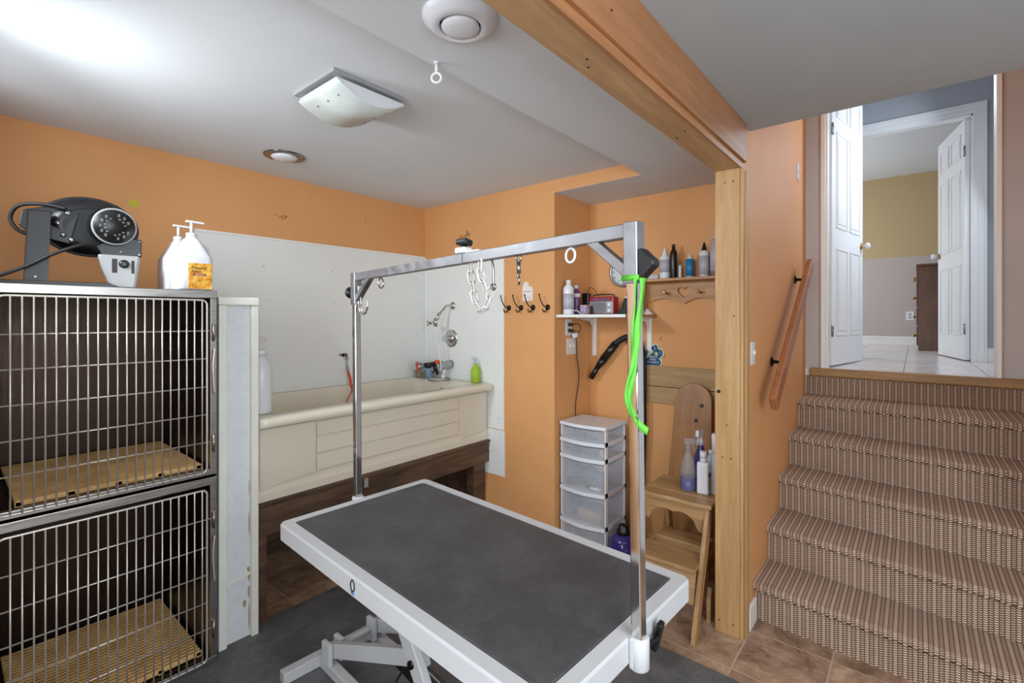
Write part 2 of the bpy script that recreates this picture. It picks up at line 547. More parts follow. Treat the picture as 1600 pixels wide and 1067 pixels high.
def text(s, parent, loc, size, right, up, mat, extr=0.0004, name='lettering', align='CENTER'):
    """flat lettering at world position loc, reading along right, upright along up"""
    c = bpy.data.curves.new(name, 'FONT')
    c.body = s; c.size = size; c.extrude = extr; c.align_x = align; c.align_y = 'CENTER'
    c.materials.append(mat)
    o = bpy.data.objects.new(name, c); COL.objects.link(o)
    r = Vector(right).normalized(); u = Vector(up).normalized(); n = r.cross(u)
    m = Matrix((r, u, n)).transposed().to_4x4(); m.translation = Vector(loc)
    bpy.context.view_layer.update()
    me = bpy.data.meshes.new_from_object(o)
    bpy.data.objects.remove(o)
    o = bpy.data.objects.new(name, me); COL.objects.link(o)
    o.parent = parent
    o.matrix_local = wm(parent).inverted() @ m
    return o
def copy_tree(o, loc=None, parent=None, rz=None):
    c = o.copy(); COL.objects.link(c)
    if parent is not None: c.parent = parent
    if loc is not None: c.location = loc
    if rz is not None: c.rotation_euler = (0, 0, rz)
    for ch in [x for x in list(COL.objects) if x.parent == o]:
        copy_tree(ch, None, c)
    return c
def arc(c, u, v, r, a0, a1, n=12):
    c, u, v = Vector(c), Vector(u), Vector(v)
    return [c + u * (math.cos(R(a0 + (a1 - a0) * i / n)) * r) + v * (math.sin(R(a0 + (a1 - a0) * i / n)) * r) for i in range(n + 1)]
def smooth_path(pts, k=6):
    pts = [Vector(p) for p in pts]; out = []
    for i in range(len(pts) - 1):
        p0 = pts[max(i - 1, 0)]; p1 = pts[i]; p2 = pts[i + 1]; p3 = pts[min(i + 2, len(pts) - 1)]
        for j in range(k):
            t = j / k
            out.append(0.5 * ((2 * p1) + (-p0 + p2) * t + (2 * p0 - 5 * p1 + 4 * p2 - p3) * t * t + (-p0 + 3 * p1 - 3 * p2 + p3) * t ** 3))
    out.append(pts[-1])
    return out

# ================================================================== SETTING
XB, XC, YA, ZC = 2.69, 3.17, 3.24, 2.48
struct('floor', B().box(-1.75, 4.3, -1.75, 3.34, -0.1, 0.0), M['tile'])
struct('wall_back', B().box(-0.25, XB + 0.1, YA, YA + 0.1, 0, 2.62), M['orange'])
struct('wall_tub_end', B().box(XB, XB + 0.1, 1.88, YA, 0, 2.62), M['orange'])
struct('wall_alcove_side', B().box(XB + 0.1, XC + 0.1, 1.88, 1.98, 0, 2.62), M['orange'])
struct('wall_alcove_back', B().box(XC, XC + 0.1, 0.756, 1.88, 0, 2.62), M['orange'])
struct('wall_alcove_bulkhead', B().box(XB, XB + 0.06, 0.757, 1.88, 2.3970, 2.62), M['orange'])
struct('wall_left', B().box(-0.25, -0.15, 1.3, 1.6, 0, 2.62).box(-0.25, -0.15, 2.7, YA, 0, 2.62).box(-0.25, -0.15, 1.6, 2.7, 0, 1.86).box(-0.25, -0.15, 1.6, 2.7, 2.38, 2.62), M['orange'])
struct('wall_left_return', B().box(-1.75, -0.25, 1.3, 1.4, 0, 2.62), M['ceil'])
struct('wall_rear', B().box(-1.75, -1.65, -1.75, 1.3, 0, 2.62), M['ceil'])
struct('wall_near', B().box(-1.65, 2.75, -1.75, -1.65, 0, 2.62), M['ceil'])
struct('wall_near_return', B().box(2.75, 2.85, -1.75, -0.62, 0, 2.62), M['ceil'])
struct('ceiling', B().box(-0.25, XB, 1.25, YA, ZC, ZC + 0.1), M['ceil'])
struct('ceiling_soffit', B().box(-1.65, XB, 0.757, 1.25, 2.396, 2.6), M['ceil'])
struct('ceiling_alcove', B().box(XB, XC, 0.757, 1.88, 2.396, 2.3968), M['ceil'])
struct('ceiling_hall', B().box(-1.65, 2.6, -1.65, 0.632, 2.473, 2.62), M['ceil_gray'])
struct('wall_stair_left', B().box(2.5, 4.2, 0.632, 0.756, 0, 3.7), M['orange'])
struct('wall_stair_right', B().box(2.85, 4.2, -0.62, -0.52, 0, 3.7), M['orange'])
struct('wall_over_hall', B().box(2.5, 2.6, -0.62, 0.632, 2.62, 3.7), M['orange'])
struct('ceiling_stairwell', B().box(2.5, 4.3, -0.62, 0.756, 3.65, 3.75), M['ceil'])
# upper level
struct('floor_upstairs', B().box(4.19, 8.6, -2.0, 2.4, 1.07, 1.17), M['tile_up'])
struct('wall_landing', B().box(4.2, 4.3, 0.532, 0.756, 1.17, 3.7).box(4.2, 4.3, -0.62, -0.41, 1.17, 3.7).box(4.2, 4.3, -0.41, 0.532, 3.45, 3.7), M['pinkwhite'])
struct('trim_1', B().box(4.17, 4.31, 0.502, 0.532, 1.17, 3.45, 0.004).box(4.19, 4.29, 0.49, 0.502, 1.17, 3.45, 0.003).box(4.17, 4.31, -0.41, -0.385, 1.17, 3.45, 0.004).box(4.17, 4.31, -0.385, 0.502, 3.42, 3.45, 0.004), M['white'])
struct('wall_hall_left', B().box(4.3, 5.6, 0.62, 0.72, 1.17, 3.7), M['blue_wall'])
struct('wall_hall_right', B().box(4.3, 5.6, -0.66, -0.56, 1.17, 3.7), M['blue_wall'])
struct('wall_hall_back', B().box(5.6, 5.7, 0.42, 0.72, 1.17, 3.7).box(5.6, 5.7, -1.9, -0.376, 1.17, 3.7).box(5.6, 5.7, -0.376, 0.42, 3.265, 3.7).box(5.6, 5.7, 0.72, 2.4, 1.17, 3.7), M['blue_wall'])
struct('ceiling_upper_hall', B().box(4.3, 5.7, -0.66, 0.72, 3.65, 3.75), M['ceil'])
def casing(x, y0, y1, z0, z1, w=0.085):
    b = B()
    for a0, a1, t in ((0, 0.35, 0.012), (0.35, 0.8, 0.018), (0.8, 1, 0.024)):
        b.box(x - t, x, y0 - w * a1, y0 - w * a0, z0, z1 + w * a0, 0.002)
        b.box(x - t, x, y1 + w * a0, y1 + w * a1, z0, z1 + w * a0, 0.002)
        b.box(x - t, x, y0 - w * a1, y1 + w * a1, z1 + w * a0, z1 + w * a1, 0.002)
    b.box(x, x + 0.1, y0, y0 + 0.012, z0, z1).box(x, x + 0.1, y1 - 0.012, y1, z0, z1).box(x, x + 0.1, y0, y1, z1 - 0.012, z1)
    return b
struct('trim_2', casing(5.6, -0.376, 0.42, 1.17, 3.265), M['whitedoor'])
struct('baseboard_hall', B().box(4.3, 5.6, -0.56, -0.545, 1.17, 1.29, 0.003).box(5.585, 5.6, -0.545, -0.462, 1.17, 1.29, 0.003), M['white'])
struct('wall_bedroom', B().box(8.5, 8.6, -2.0, 2.4, 1.17, 3.6), M['bedroom'])
struct('wall_bedroom_left', B().box(5.7, 8.5, 2.3, 2.4, 1.17, 3.6), M['bedroom'])
struct('wall_bedroom_right', B().box(5.7, 8.5, -2.0, -1.9, 1.17, 3.6), M['bedroom'])
struct('ceiling_bedroom', B().box(5.7, 8.6, -2.0, 2.4, 3.5, 3.6), M['ceil'])
struct('baseboard_bedroom', B().box(8.482, 8.5, -1.9, 2.3, 1.17, 1.25, 0.003).box(8.488, 8.5, -1.9, 2.3, 1.25, 1.29, 0.004), M['white'])
struct('baseboard_stair', B().box(2.548, 2.68, 0.617, 0.632, 0, 0.115, 0.003), M['white'])
# left high window, and two unseen frames added around the fill lights
def window(name, o, u, v, n, wu, hv):
    """frame around an opening, o = lower corner, u along width, v up, n into the room"""
    e = thing(name, o, None, None, kind='structure')
    b = B()
    o, u, v, n = map(Vector, (o, u, v, n))
    def bb(a0, a1, c0, c1, d0=-0.06, d1=0.012):
        pts = [o + u * a + v * c + n * d for a in (a0, a1) for c in (c0, c1) for d in (d0, d1)]
        b.box(min(p.x for p in pts), max(p.x for p in pts), min(p.y for p in pts), max(p.y for p in pts), min(p.z for p in pts), max(p.z for p in pts), 0.002)
    bb(-0.05, 0.02, -0.05, hv + 0.05); bb(wu - 0.02, wu + 0.05, -0.05, hv + 0.05)
    bb(0.02, wu - 0.02, -0.05, 0.02); bb(0.02, wu - 0.02, hv - 0.02, hv + 0.05)
    part('window_frame', b, M['white'], e)
    return e
window('window_1', (-0.15, 1.6, 1.86), (0, 1, 0), (0, 0, 1), (1, 0, 0), 1.1, 0.52)
window('added_near_window', (-0.9, -1.65, 0.85), (1, 0, 0), (0, 0, 1), (0, 1, 0), 2.4, 1.3)  # added out of view, dresses the near fill light
window('added_rear_window', (-1.65, -0.35, 1.0), (0, 1, 0), (0, 0, 1), (1, 0, 0), 1.6, 1.3)  # added out of view, dresses the rear fill light

# beam and post trimmed in bare wood
bm_t = thing('trim_3', (0.45, 0.694, 2.26), None, None, kind='structure')
part('bottom_board', B().box(-1.65, 2.5, 0.640, 0.756, 2.262, 2.280, 0.003), M['beam_x'], bm_t)
part('side_board', B().box(-1.65, 2.5, 0.632, 0.640, 2.258, 2.473).box(-1.65, 2.5, 0.619, 0.632, 2.290, 2.473, 0.002), M['beam_side'], bm_t)
part('core', B().box(-1.65, 2.5, 0.641, 0.755, 2.28, 2.62), M['ceil'], bm_t)
part('screw_heads', B().sphere((1.16, 0.70, 2.262), 0.004, 1, 1, .5).sphere((1.2, 0.72, 2.262), 0.004, 1, 1, .5).sphere((1.85, 0.68, 2.262), 0.004, 1, 1, .5).sphere((1.9, 0.73, 2.262), 0.004, 1, 1, .5).sphere((1.15, .6185, 2.36), .004, 1, .5, 1), M['dark_iron'], bm_t)
pt = thing('trim_4', (2.48, 0.694, 0), None, None, kind='structure')
part('front_board', B().box(2.460, 2.480, 0.642, 0.756, 0, 2.262, 0.003), M['pine'], pt)
part('edge_board', B().box(2.462, 2.5, 0.627, 0.641, 0, 2.258, 0.002).box(2.50, 2.548, 0.620, 0.632, 0, 2.25, 0.002), M['pine'], pt)
b = B()
for z, y in ((0.06, 0.67), (0.06, 0.735), (0.86, 0.68), (0.86, 0.72), (1.02, .70), (1.55, 0.668), (2.2, 0.67), (2.2, 0.71)):
    b.cyl((2.4595, y, z), (2.461, y, z), 0.0035, n=10)
b.cyl((2.4594, 0.738, 1.18), (2.461, 0.738, 1.18), 0.009, n=14)
part('nail_heads', b, M['dark_iron'], pt)

# doors upstairs
def panel_door(name, hinge, ang, width, z0, z1, knob_side, T=0.035):
    e = thing(name, hinge, None, None, kind='structure', rz=ang)
    b = B().box(0, width, -T / 2, T / 2, z0, z1, 0.003)
    H = z1 - z0
    for side in (-1, 1):
        for (x0, x1) in ((0.12, 0.46), (0.54, 0.88)):
            for (a0, a1) in ((0.10, 0.40), (0.47, 0.80), (0.85, 0.95)):
                x0w, x1w = x0 * width, x1 * width
                y = side * T / 2
                zz0, zz1 = z0 + a0 * H, z0 + a1 * H
                # moulding ring and raised field
                for (m0, m1, d) in ((0, 0.012, 0.006),):
                    for bx in ((x0w, x1w, zz0, zz0 + m1), (x0w, x1w, zz1 - m1, zz1), (x0w, x0w + m1, zz0, zz1), (x1w - m1, x1w, zz0, zz1)):
                        b.box(bx[0], bx[1], min(y, y + side * d), max(y, y + side * d), bx[2], bx[3], 0.002)
                b.box(x0w + 0.035, x1w - 0.035, min(y, y + side * 0.004), max(y, y + side * 0.004), zz0 + 0.035, zz1 - 0.035, 0.003)
    leaf = part('door_leaf', b, M['whitedoor'], e, world=False)
    kz = z0 + 0.97 - 0.0
    kx = width - 0.05
    for side in (-1, 1):
        part('door_knob', B().lathe([(0.012, 0), (0.012, 0.03), (0.02, 0.035), (0.027, 0.045), (0.026, 0.058), (0.015, 0.064)], (kx, side * T / 2, kz), (0, side, 0)), M['plastic_white'], e, world=False)
        part('knob_plate', B().lathe([(0.03, 0), (0.03, 0.004), (0.02, 0.010)], (kx, side * T / 2, kz), (0, side, 0)), M['brass'], e, world=False)
    for hz in (0.22, 1.75):
        part('hinge', B().cyl((0.0, -knob_side * T / 2, z0 + hz), (0.0, -knob_side * T / 2, z0 + hz + 0.09), 0.006, n=12).box(0.0, 0.03, -knob_side * T / 2 - 0.002, -knob_side * T / 2 + 0.002, z0 + hz, z0 + hz + 0.09), M['nickel'], e, world=False)
    return e
panel_door('door_1', (4.34, 0.495, 0), math.atan2(-0.135, 0.75), 0.765, 1.18, 3.42, 1)
panel_door('door_2', (5.66, -0.345, 0), math.atan2(0.15, 0.75), 0.765, 1.18, 3.25, -1)

# ================================================================== STAIRS
st = thing('staircase', (3.4, 0.06, 0), 'steep flight of stairs covered in brown basket-weave carpet', 'stairs')
XN = [2.66, 2.95, 3.26, 3.56, 3.86, 4.17]
SK = [0.07, 0.11, 0.13, 0.14, 0.14, 0.0]
RZ = 0.195
def stair_body(k):
    x, z, z0 = XN[k], RZ * (k + 1), RZ * k
    xn = (XN[k + 1] if k < 5 else 4.2)
    yl, yr = 0.63, -0.518
    def dx(y, s): return -s * (0.632 - y) / 0.98
    nx = 0.0
    prof = [(x + 0.032, z0), (x + 0.032, z - 0.040), (x + 0.006, z - 0.038), (x, z - 0.030), (x - 0.001, z - 0.016), (x + 0.004, z - 0.005), (x + 0.014, z), (xn + 0.03, z), (xn + 0.03, z0)]
    b = B()
    lo = []; hi = []
    for i, (px, pz) in enumerate(prof):
        s = SK[k] if i < 7 else (SK[k + 1] if k < 5 else 0)
        lo.append(b.bm.verts.new((px + dx(yr, s), yr, pz)))
        hi.append(b.bm.verts.new((px, yl, pz)))
    n = len(prof)
    b.bm.faces.new(lo); b.bm.faces.new(list(reversed(hi)))
    for i in range(n):
        b.bm.faces.new((lo[i], hi[i], hi[(i + 1) % n], lo[(i + 1) % n]))
    return b
for k in range(5):
    part('step', stair_body(k), M['carpet'], st)
part('top_riser', B().box(4.182, 4.19, -0.518, 0.63, 0.94, 1.112), M['carpet'], st)
part('top_nosing', B().box(4.150, 4.2, -0.518, 0.60, 1.112, 1.172, 0.010, 3), M['threshold'], st, label='worn bare wood nosing board')

hr = thing('handrail', (3.3, 0.56, 1.1), 'brown wooden handrail sloping up the orange wall beside the stairs', 'handrail')
p0, p1 = Vector((2.735, 0.553, 1.10)), Vector((3.86, 0.553, 1.915))
part('rail', B().bar(p0, p1, 0.036, 0.085, (0, 0, 1), 0.008), M['rail'], hr)
for f in (0.30, 0.93):
    q = p0.lerp(p1, f) + Vector((0, 0, -0.035)); q = Vector((q.x, 0.0, q.z))
    part('bracket', B().lathe([(0.028, 0), (0.026, 0.006), (0.010, 0.012), (0.008, 0.05)], (q.x, 0.632, q.z - 0.02), (0, -1, 0)).tube([(q.x, 0.585, q.z - 0.02), (q.x, 0.565, q.z - 0.012), (q.x, 0.555, q.z + 0.01)], 0.007), M['dark_iron'], hr)

def wall_plate(name, c, n, u, w, h, label, cat, toggles=1, dark=False, mat='plastic_white'):
    c, n, u = Vector(c), Vector(n), Vector(u); v = Vector((0, 0, 1))
    e = thing(name, c - v * h / 2, label, cat)
    def obox(cu, cv, hw, hh, d0, d1, bev=0.0015):
        a = c + u * (cu - hw) + v * (cv - hh) + n * d0; bb = c + u * (cu + hw) + v * (cv + hh) + n * d1
        return (min(a.x, bb.x), max(a.x, bb.x), min(a.y, bb.y), max(a.y, bb.y), min(a.z, bb.z), max(a.z, bb.z), bev)
    part('cover_plate', B().box(*obox(0, 0, w / 2, h / 2, 0, 0.006)), M[mat], e)
    for i in range(toggles):
        cu = (i - (toggles - 1) / 2) * 0.045
        if dark:
            for cv in (0.02, -0.02):
                part('socket', B().box(*obox(cu, cv, 0.014, 0.013, 0.006, 0.0075, 0.0005)), M['greyplas'], e)
        else:
            part('toggle', B().box(*obox(cu, 0.004, 0.005, 0.010, 0.006, 0.017)), M['plastic_white'], e)
    return e
wall_plate('light_switch', (3.876, 0.632, 2.571), (0, -1, 0), (1, 0, 0), 0.07, 0.115, 'white switch plate high on the orange wall above the handrail top', 'switch')
wall_plate('light_switch', (2.646, 0.632, 1.362), (0, -1, 0), (1, 0, 0), 0.07, 0.115, 'white light switch on the wall right beside the bare wood post', 'switch')
wall_plate('light_switch', (2.895, 1.88, 1.34), (0, -1, 0), (1, 0, 0), 0.118, 0.115, 'double pale switch plate in the alcove below the white shelf', 'switch', 2, mat='paper')
ol = wall_plate('wall_outlet', (2.86, 1.88, 1.476), (0, -1, 0), (1, 0, 0), 0.072, 0.115, 'white outlet with plugs directly under the white shelf', 'outlet', 1, True)
wall_plate('wall_outlet', (8.5, -0.02 + 0.07, 1.57), (-1, 0, 0), (0, -1, 0), 0.09, 0.12, 'white outlet on the far bedroom wall beside the dresser', 'outlet', 1, True)

# dresser far away
dr = thing('dresser', (7.4, -0.28, 1.17), 'tall dark brown wooden dresser against the bedroom side, partly behind the open door', 'dresser')
part('body', B().box(7.17, 7.95, -0.46, -0.03, 1.17, 2.13, 0.004), M['dresserwood'], dr)
part('top', B().box(7.155, 7.965, -0.47, -0.012, 2.13, 2.155, 0.005), M['dresserwood'], dr)
for i in range(4):
    z = 1.23 + i * 0.225
    d = part('drawer', B().box(7.20, 7.92, -0.03, -0.015, z, z + 0.205, 0.004), M['dresserwood'], dr)
    for x in (7.36, 7.76):
        part('knob', B().lathe([(0.006, 0), (0.006, 0.015), (0.015, 0.022), (0.013, 0.032)], (x, -0.015, z + 0.10), (0, 1, 0)), M['brass'], d)

# ================================================================== WALL BOARDS ROUND THE TUB
wp = thing('wall_panel', (1.84, YA - 0.004, 1.045), 'large white board on the back wall behind the bathtub', 'wall panel')
part('sheet', B().box(0.96, XB - 0.004, YA - 0.006, YA, 1.045, 2.055), M['panel'], wp)
part('top_strip', B().box(0.96, XB - 0.002, YA - 0.012, YA, 2.052, 2.066, 0.002), M['white'], wp)
b = B()
for x in (1.36, 1.83, 2.24, 2.60):
    for z in (1.13, 1.40, 1.66, 1.88):
        if x == 1.36 or z != 1.13:
            b.lathe([(0.012, 0), (0.010, 0.003), (0.003, 0.005)], (x + 0.02 * math.sin(z * 9), YA - 0.006, z), (0, -1, 0), 12)
part('bolt_heads', b, M['panel'], wp)
wq = thing('wall_panel', (XB - 0.004, 2.8, 0.71), 'white board on the tub end wall behind the shower tap', 'wall panel')
part('sheet', B().box(XB - 0.006, XB, 2.332, YA - 0.007, 0.71, 2.04), M['panel'], wq)
part('corner_strip', B().box(XB - 0.010, XB, YA - 0.03, YA - 0.008, 1.05, 2.05, 0.002), M['white'], wq)
b = B()
for y in (2.38, 2.46):
    for z in (0.76, 0.80, 1.02, 1.44, 1.84):
        b.lathe([(0.010, 0), (0.008, 0.003), (0.003, 0.005)], (XB - 0.006, y + 0.01 * math.sin(z * 20), z), (-1, 0, 0), 10)
part('bolt_heads', b, M['panel'], wq)
ws = thing('wall_panel', (XB - 0.004, 2.43, 0.365), 'short white metal flashing strip below the end board beside the tub frame', 'wall panel')
part('sheet', B().box(XB - 0.008, XB, 2.325, 2.53, 0.365, 0.705, 0.001), M['panel'], ws)
b = B()
for y in (2.36, 2.47):
    for z in (0.42, 0.55, 0.66):
        b.lathe([(0.010, 0), (0.008, 0.003), (0.003, 0.005)], (XB - 0.008, y, z), (-1, 0, 0), 10)
part('bolt_heads', b, M['panel'], ws)

# ================================================================== BATHTUB
tb = thing('bathtub', (1.85, 2.83, 0.62), 'bisque bathtub raised on a dark wooden frame', 'bathtub')
TX0, TX1, TY0, TY1, TZ = 1.0, XB - 0.012, 2.42, YA - 0.008, 1.045
def rrect(x0, x1, y0, y1, r, z, n=6):
    pts = []
    for cx, cy, a in ((x1 - r, y1 - r, 0), (x0 + r, y1 - r, 90), (x0 + r, y0 + r, 180), (x1 - r, y0 + r, 270)):
        for i in range(n + 1):
            t = R(a + 90 * i / n)
            pts.append(Vector((cx + r * math.cos(t), cy + r * math.sin(t), z)))
    return pts
b = B()
levels = [rrect(TX0, TX1, TY0 + 0.01, TY1, 0.03, 1.000), rrect(TX0, TX1, TY0, TY1, 0.035, 1.012), rrect(TX0, TX1, TY0, TY1, 0.035, 1.030),
          rrect(TX0, TX1, TY0 + 0.006, TY1, 0.035, 1.042), rrect(TX0 + 0.004, TX1 - 0.004, TY0 + 0.025, TY1 - 0.004, 0.035, 1.048),
          rrect(TX0 + 0.08, TX1 - 0.10, TY0 + 0.115, TY1 - 0.045, 0.10, 1.046), rrect(TX0 + 0.09, TX1 - 0.11, TY0 + 0.13, TY1 - 0.055, 0.11, 1.036),
          rrect(TX0 + 0.10, TX1 - 0.12, TY0 + 0.14, TY1 - 0.062, 0.12, 1.00), rrect(TX0 + 0.20, TX1 - 0.16, TY0 + 0.17, TY1 - 0.10, 0.14, 0.80),
          rrect(TX0 + 0.26, TX1 - 0.20, TY0 + 0.20, TY1 - 0.13, 0.13, 0.715), rrect(TX0 + 0.36, TX1 - 0.28, TY0 + 0.27, TY1 - 0.2, 0.08, 0.70)]
rings = [[b.bm.verts.new(p) for p in L] for L in levels]
for a, c in zip(rings, rings[1:]):
    for i in range(len(a)):
        f = b.bm.faces.new((a[i], a[(i + 1) % len(a)], c[(i + 1) % len(a)], c[i])); f.smooth = True
b.bm.faces.new(rings[-1])
part('basin', b, M['tub'], tb)
# apron
AY = 2.50
b = B()
b.prism([(0, 0.999), (0, 0.70), (-0.012, 0.66), (-0.014, 0.622), (0.03, 0.622), (0.03, 0.999)], (TX0, AY, 0), (0, 1, 0), (0, 0, 1), (1, 0, 0), TX1 - TX0)
part('apron', b, M['apron'], tb)
for (x0, x1, zz0) in ((1.02, 1.312, 0.675), (2.384, 2.665, 0.665)):
    part('apron_end_panel', B().prism([(0, 0.985), (0.014 + x0 * 0, 0.985)] if False else [(x0, 0.985), (x1, 0.985), (x1, 0.705), (x0 + 0.12 if x0 < 2 else x1, 0.695), (x0, zz0)], (0, AY - 0.012, 0), (1, 0, 0), (0, 0, 1), (0, 1, 0), 0.02), M['apron'], tb, bev=0.004)
for i in range(3):
    z1 = 0.982 - i * 0.093
    part('apron_slat', B().prism([(0, z1), (-0.006, z1 - 0.006), (-0.012, z1 - 0.082), (0, z1 - 0.088), (0.01, z1 - 0.088), (0.01, z1)], (1.318, AY - 0.001, 0), (0, 1, 0), (0, 0, 1), (1, 0, 0), 2.378 - 1.318), M['apron'], tb, bev=0.002)
part('overflow_plate', B().lathe([(0.036, 0), (0.034, 0.006), (0.02, 0.010)], (TX1 - 0.135, 2.86, 0.955), (-1, 0, 0.12)), M['chrome'], tb)

tf = thing('tub_stand', (1.85, 2.8, 0), 'dark stained rough wooden frame that carries the raised bathtub', 'stand')
part('front_beam', B().box(1.0, 2.684, 2.475, 2.515, 0.455, 0.600, 0.004), M['stain'], tf)
part('top_ledge', B().box(1.0, 2.684, 2.465, 2.56, 0.600, 0.620, 0.003), M['stain'], tf)
part('leg', B().box(1.0, 1.065, 2.515, 2.60, 0, 0.60, 0.004), M['stain'], tf)
part('leg', B().box(2.56, 2.68, 2.515, 2.60, 0, 0.60, 0.004), M['stain'], tf)
part('leg', B().box(1.0, 1.065, 3.13, 3.204, 0, 0.60, 0.004), M['stain'], tf)
part('leg', B().box(2.56, 2.68, 3.13, 3.204, 0, 0.60, 0.004), M['stain'], tf)
part('dark_backing', B().box(1.0, 2.684, 3.205, 3.232, 0.0, 0.60, 0.003), M['stain'], tf)  # dark backing added to keep the space under the tub dark
part('dark_end_backing', B().box(2.681, 2.687, 2.56, 3.20, 0.0, 0.60, 0.001), M['stain'], tf)  # same added dark backing, at the end wall
part('cross_beam', B().box(1.065, 1.10, 2.60, 3.19, 0.50, 0.60), M['stain'], tf)
part('cross_beam', B().box(1.8, 1.84, 2.515, 3.19, 0.50, 0.60), M['stain'], tf)
single('paint_scraper', B().box(1.60, 1.625, 2.470, 2.475, 0.545, 0.60, 0.001), M['greyplas'], 'small pale tag hanging on the dark tub frame behind the table', 'tag')

# taps
sh = thing('shower_arm', (XB - 0.006, 2.884, 1.62), 'chrome shower arm with a white hose and holder on the end wall', 'shower')
yy = 2.884
part('flange', B().lathe([(0.033, 0), (0.030, 0.006), (0.014, 0.014)], (XB - 0.006, yy, 1.640), (-1, 0, 0)), M['chrome'], sh)
armp = smooth_path([(XB - 0.01, yy, 1.640), (XB - 0.06, yy + 0.005, 1.640), (XB - 0.10, yy + 0.01, 1.605), (XB - 0.14, yy + 0.012, 1.565)])
part('arm', B().tube(armp, 0.009, 12), M['chrome'], sh)
part('diverter', B().cyl((XB - 0.135, yy + 0.012, 1.58), (XB - 0.165, yy + 0.012, 1.53), 0.014).cyl((XB - 0.175, yy + 0.012, 1.54), (XB - 0.175, yy + 0.012, 1.475), 0.017).cyl((XB - 0.175, yy + 0.012, 1.508), (XB - 0.215, yy + 0.045, 1.50), 0.012).torus((XB - 0.222, yy + 0.052, 1.498), (1, -1, 0), 0.018, 0.006), M['chrome'], sh)
part('hose', B().tube(smooth_path([(XB - 0.175, yy + 0.012, 1.475), (XB - 0.17, yy + 0.014, 1.40), (XB - 0.15, yy + 0.01, 1.30), (XB - 0.135, yy, 1.20), (XB - 0.12, yy + 0.01, 1.12)], 8), 0.006, 8), M['plastic_white'], sh, label='thin white hose')
tv = thing('bath_tap', (XB - 0.006, 2.907, 1.378), 'round chrome tap with a clear knob on the end wall above the tub', 'tap')
part('escutcheon', B().lathe([(0.073, 0), (0.070, 0.008), (0.05, 0.012), (0.022, 0.015), (0.020, 0.045)], (XB - 0.006, 2.895, 1.375), (-1, 0, 0)), M['chrome'], tv)
part('knob', B().lathe([(0.018, 0), (0.028, 0.01), (0.030, 0.03), (0.024, 0.042), (0.01, 0.046)], (XB - 0.05, 2.895, 1.375), (-1, 0, 0), 10), M['clearb'], tv, label='clear faceted knob')
sp_ = thing('tub_spout', (XB - 0.05, 2.93, 1.10), 'grey tub spout low on the end wall', 'spout')
part('spout', B().lathe([(0.035, 0), (0.034, 0.05), (0.030, 0.10), (0.022, 0.115)], (XB - 0.006, 2.90, 1.165), (-1, 0, -0.1), 20), M['greyplas'], sp_)
part('adapter', B().cyl((XB - 0.08, 2.90, 1.14), (XB - 0.085, 2.905, 1.085), 0.014).cyl((XB - 0.085, 2.905, 1.085), (XB - 0.087, 2.907, 1.055), 0.018), M['plastic_white'], sp_)
sg = thing('spray_gun', (XB - 0.2, 2.97, 1.05), 'dog washing spray gun with orange ring and small clear bottle on the tub rim', 'sprayer')
c0 = Vector((XB - 0.22, 2.98, 1.165))
part('nozzle', B().lathe([(0.034, 0), (0.036, 0.02), (0.022, 0.05), (0.016, 0.07)], (XB - 0.265, 3.02, 1.155), (0.8, -0.55, 0.12)), M['galv'], sg)
part('nozzle_ring', B().torus((XB - 0.262, 3.018, 1.155), (0.8, -0.55, 0.12), 0.035, 0.008), M['redstrap'], sg, label='orange rubber ring')
part('body', B().cyl((XB - 0.22, 2.985, 1.165), (XB - 0.15, 2.94, 1.175), 0.018).cyl((XB - 0.19, 2.965, 1.185), (XB - 0.19, 2.965, 1.145), 0.026).cyl((XB - 0.15, 2.94, 1.175), (XB - 0.125, 2.93, 1.09), 0.013).tube([(XB - 0.16, 2.95, 1.17), (XB - 0.15, 2.945, 1.12), (XB - 0.155, 2.95, 1.10)], 0.006), M['black'], sg)
part('trigger', B().cyl((XB - 0.15, 2.94, 1.19), (XB - 0.10, 2.91, 1.185), 0.016), M['redstrap'], sg, label='orange trigger cap')
part('soap_cup', B().lathe([(0.020, 0), (0.023, 0.01), (0.023, 0.075), (0.02, 0.08)], (XB - 0.19, 2.965, 1.062)), clear('blue_clear_cup', (170, 200, 220), 0.1, 0.4), sg)
part('supply_hose', B().tube(smooth_path([(XB - 0.20, 2.96, 1.075), (XB - 0.24, 2.90, 1.056), (XB - 0.22, 2.82, 1.054), (XB - 0.15, 2.78, 1.056), (XB - 0.10, 2.82, 1.06), (XB - 0.087, 2.88, 1.062)], 8), 0.005, 8), M['nickel'], sg)
single('steel_bowl', B().lathe([(0.045, 0), (0.060, 0.004), (0.068, 0.050), (0.076, 0.054), (0.076, 0.057), (0.066, 0.054), (0.056, 0.008), (0.01, 0.006)], (XB - 0.10, 3.14, 1.048)), M['steel'], 'small stainless steel bowl on the tub rim in the corner', 'bowl')
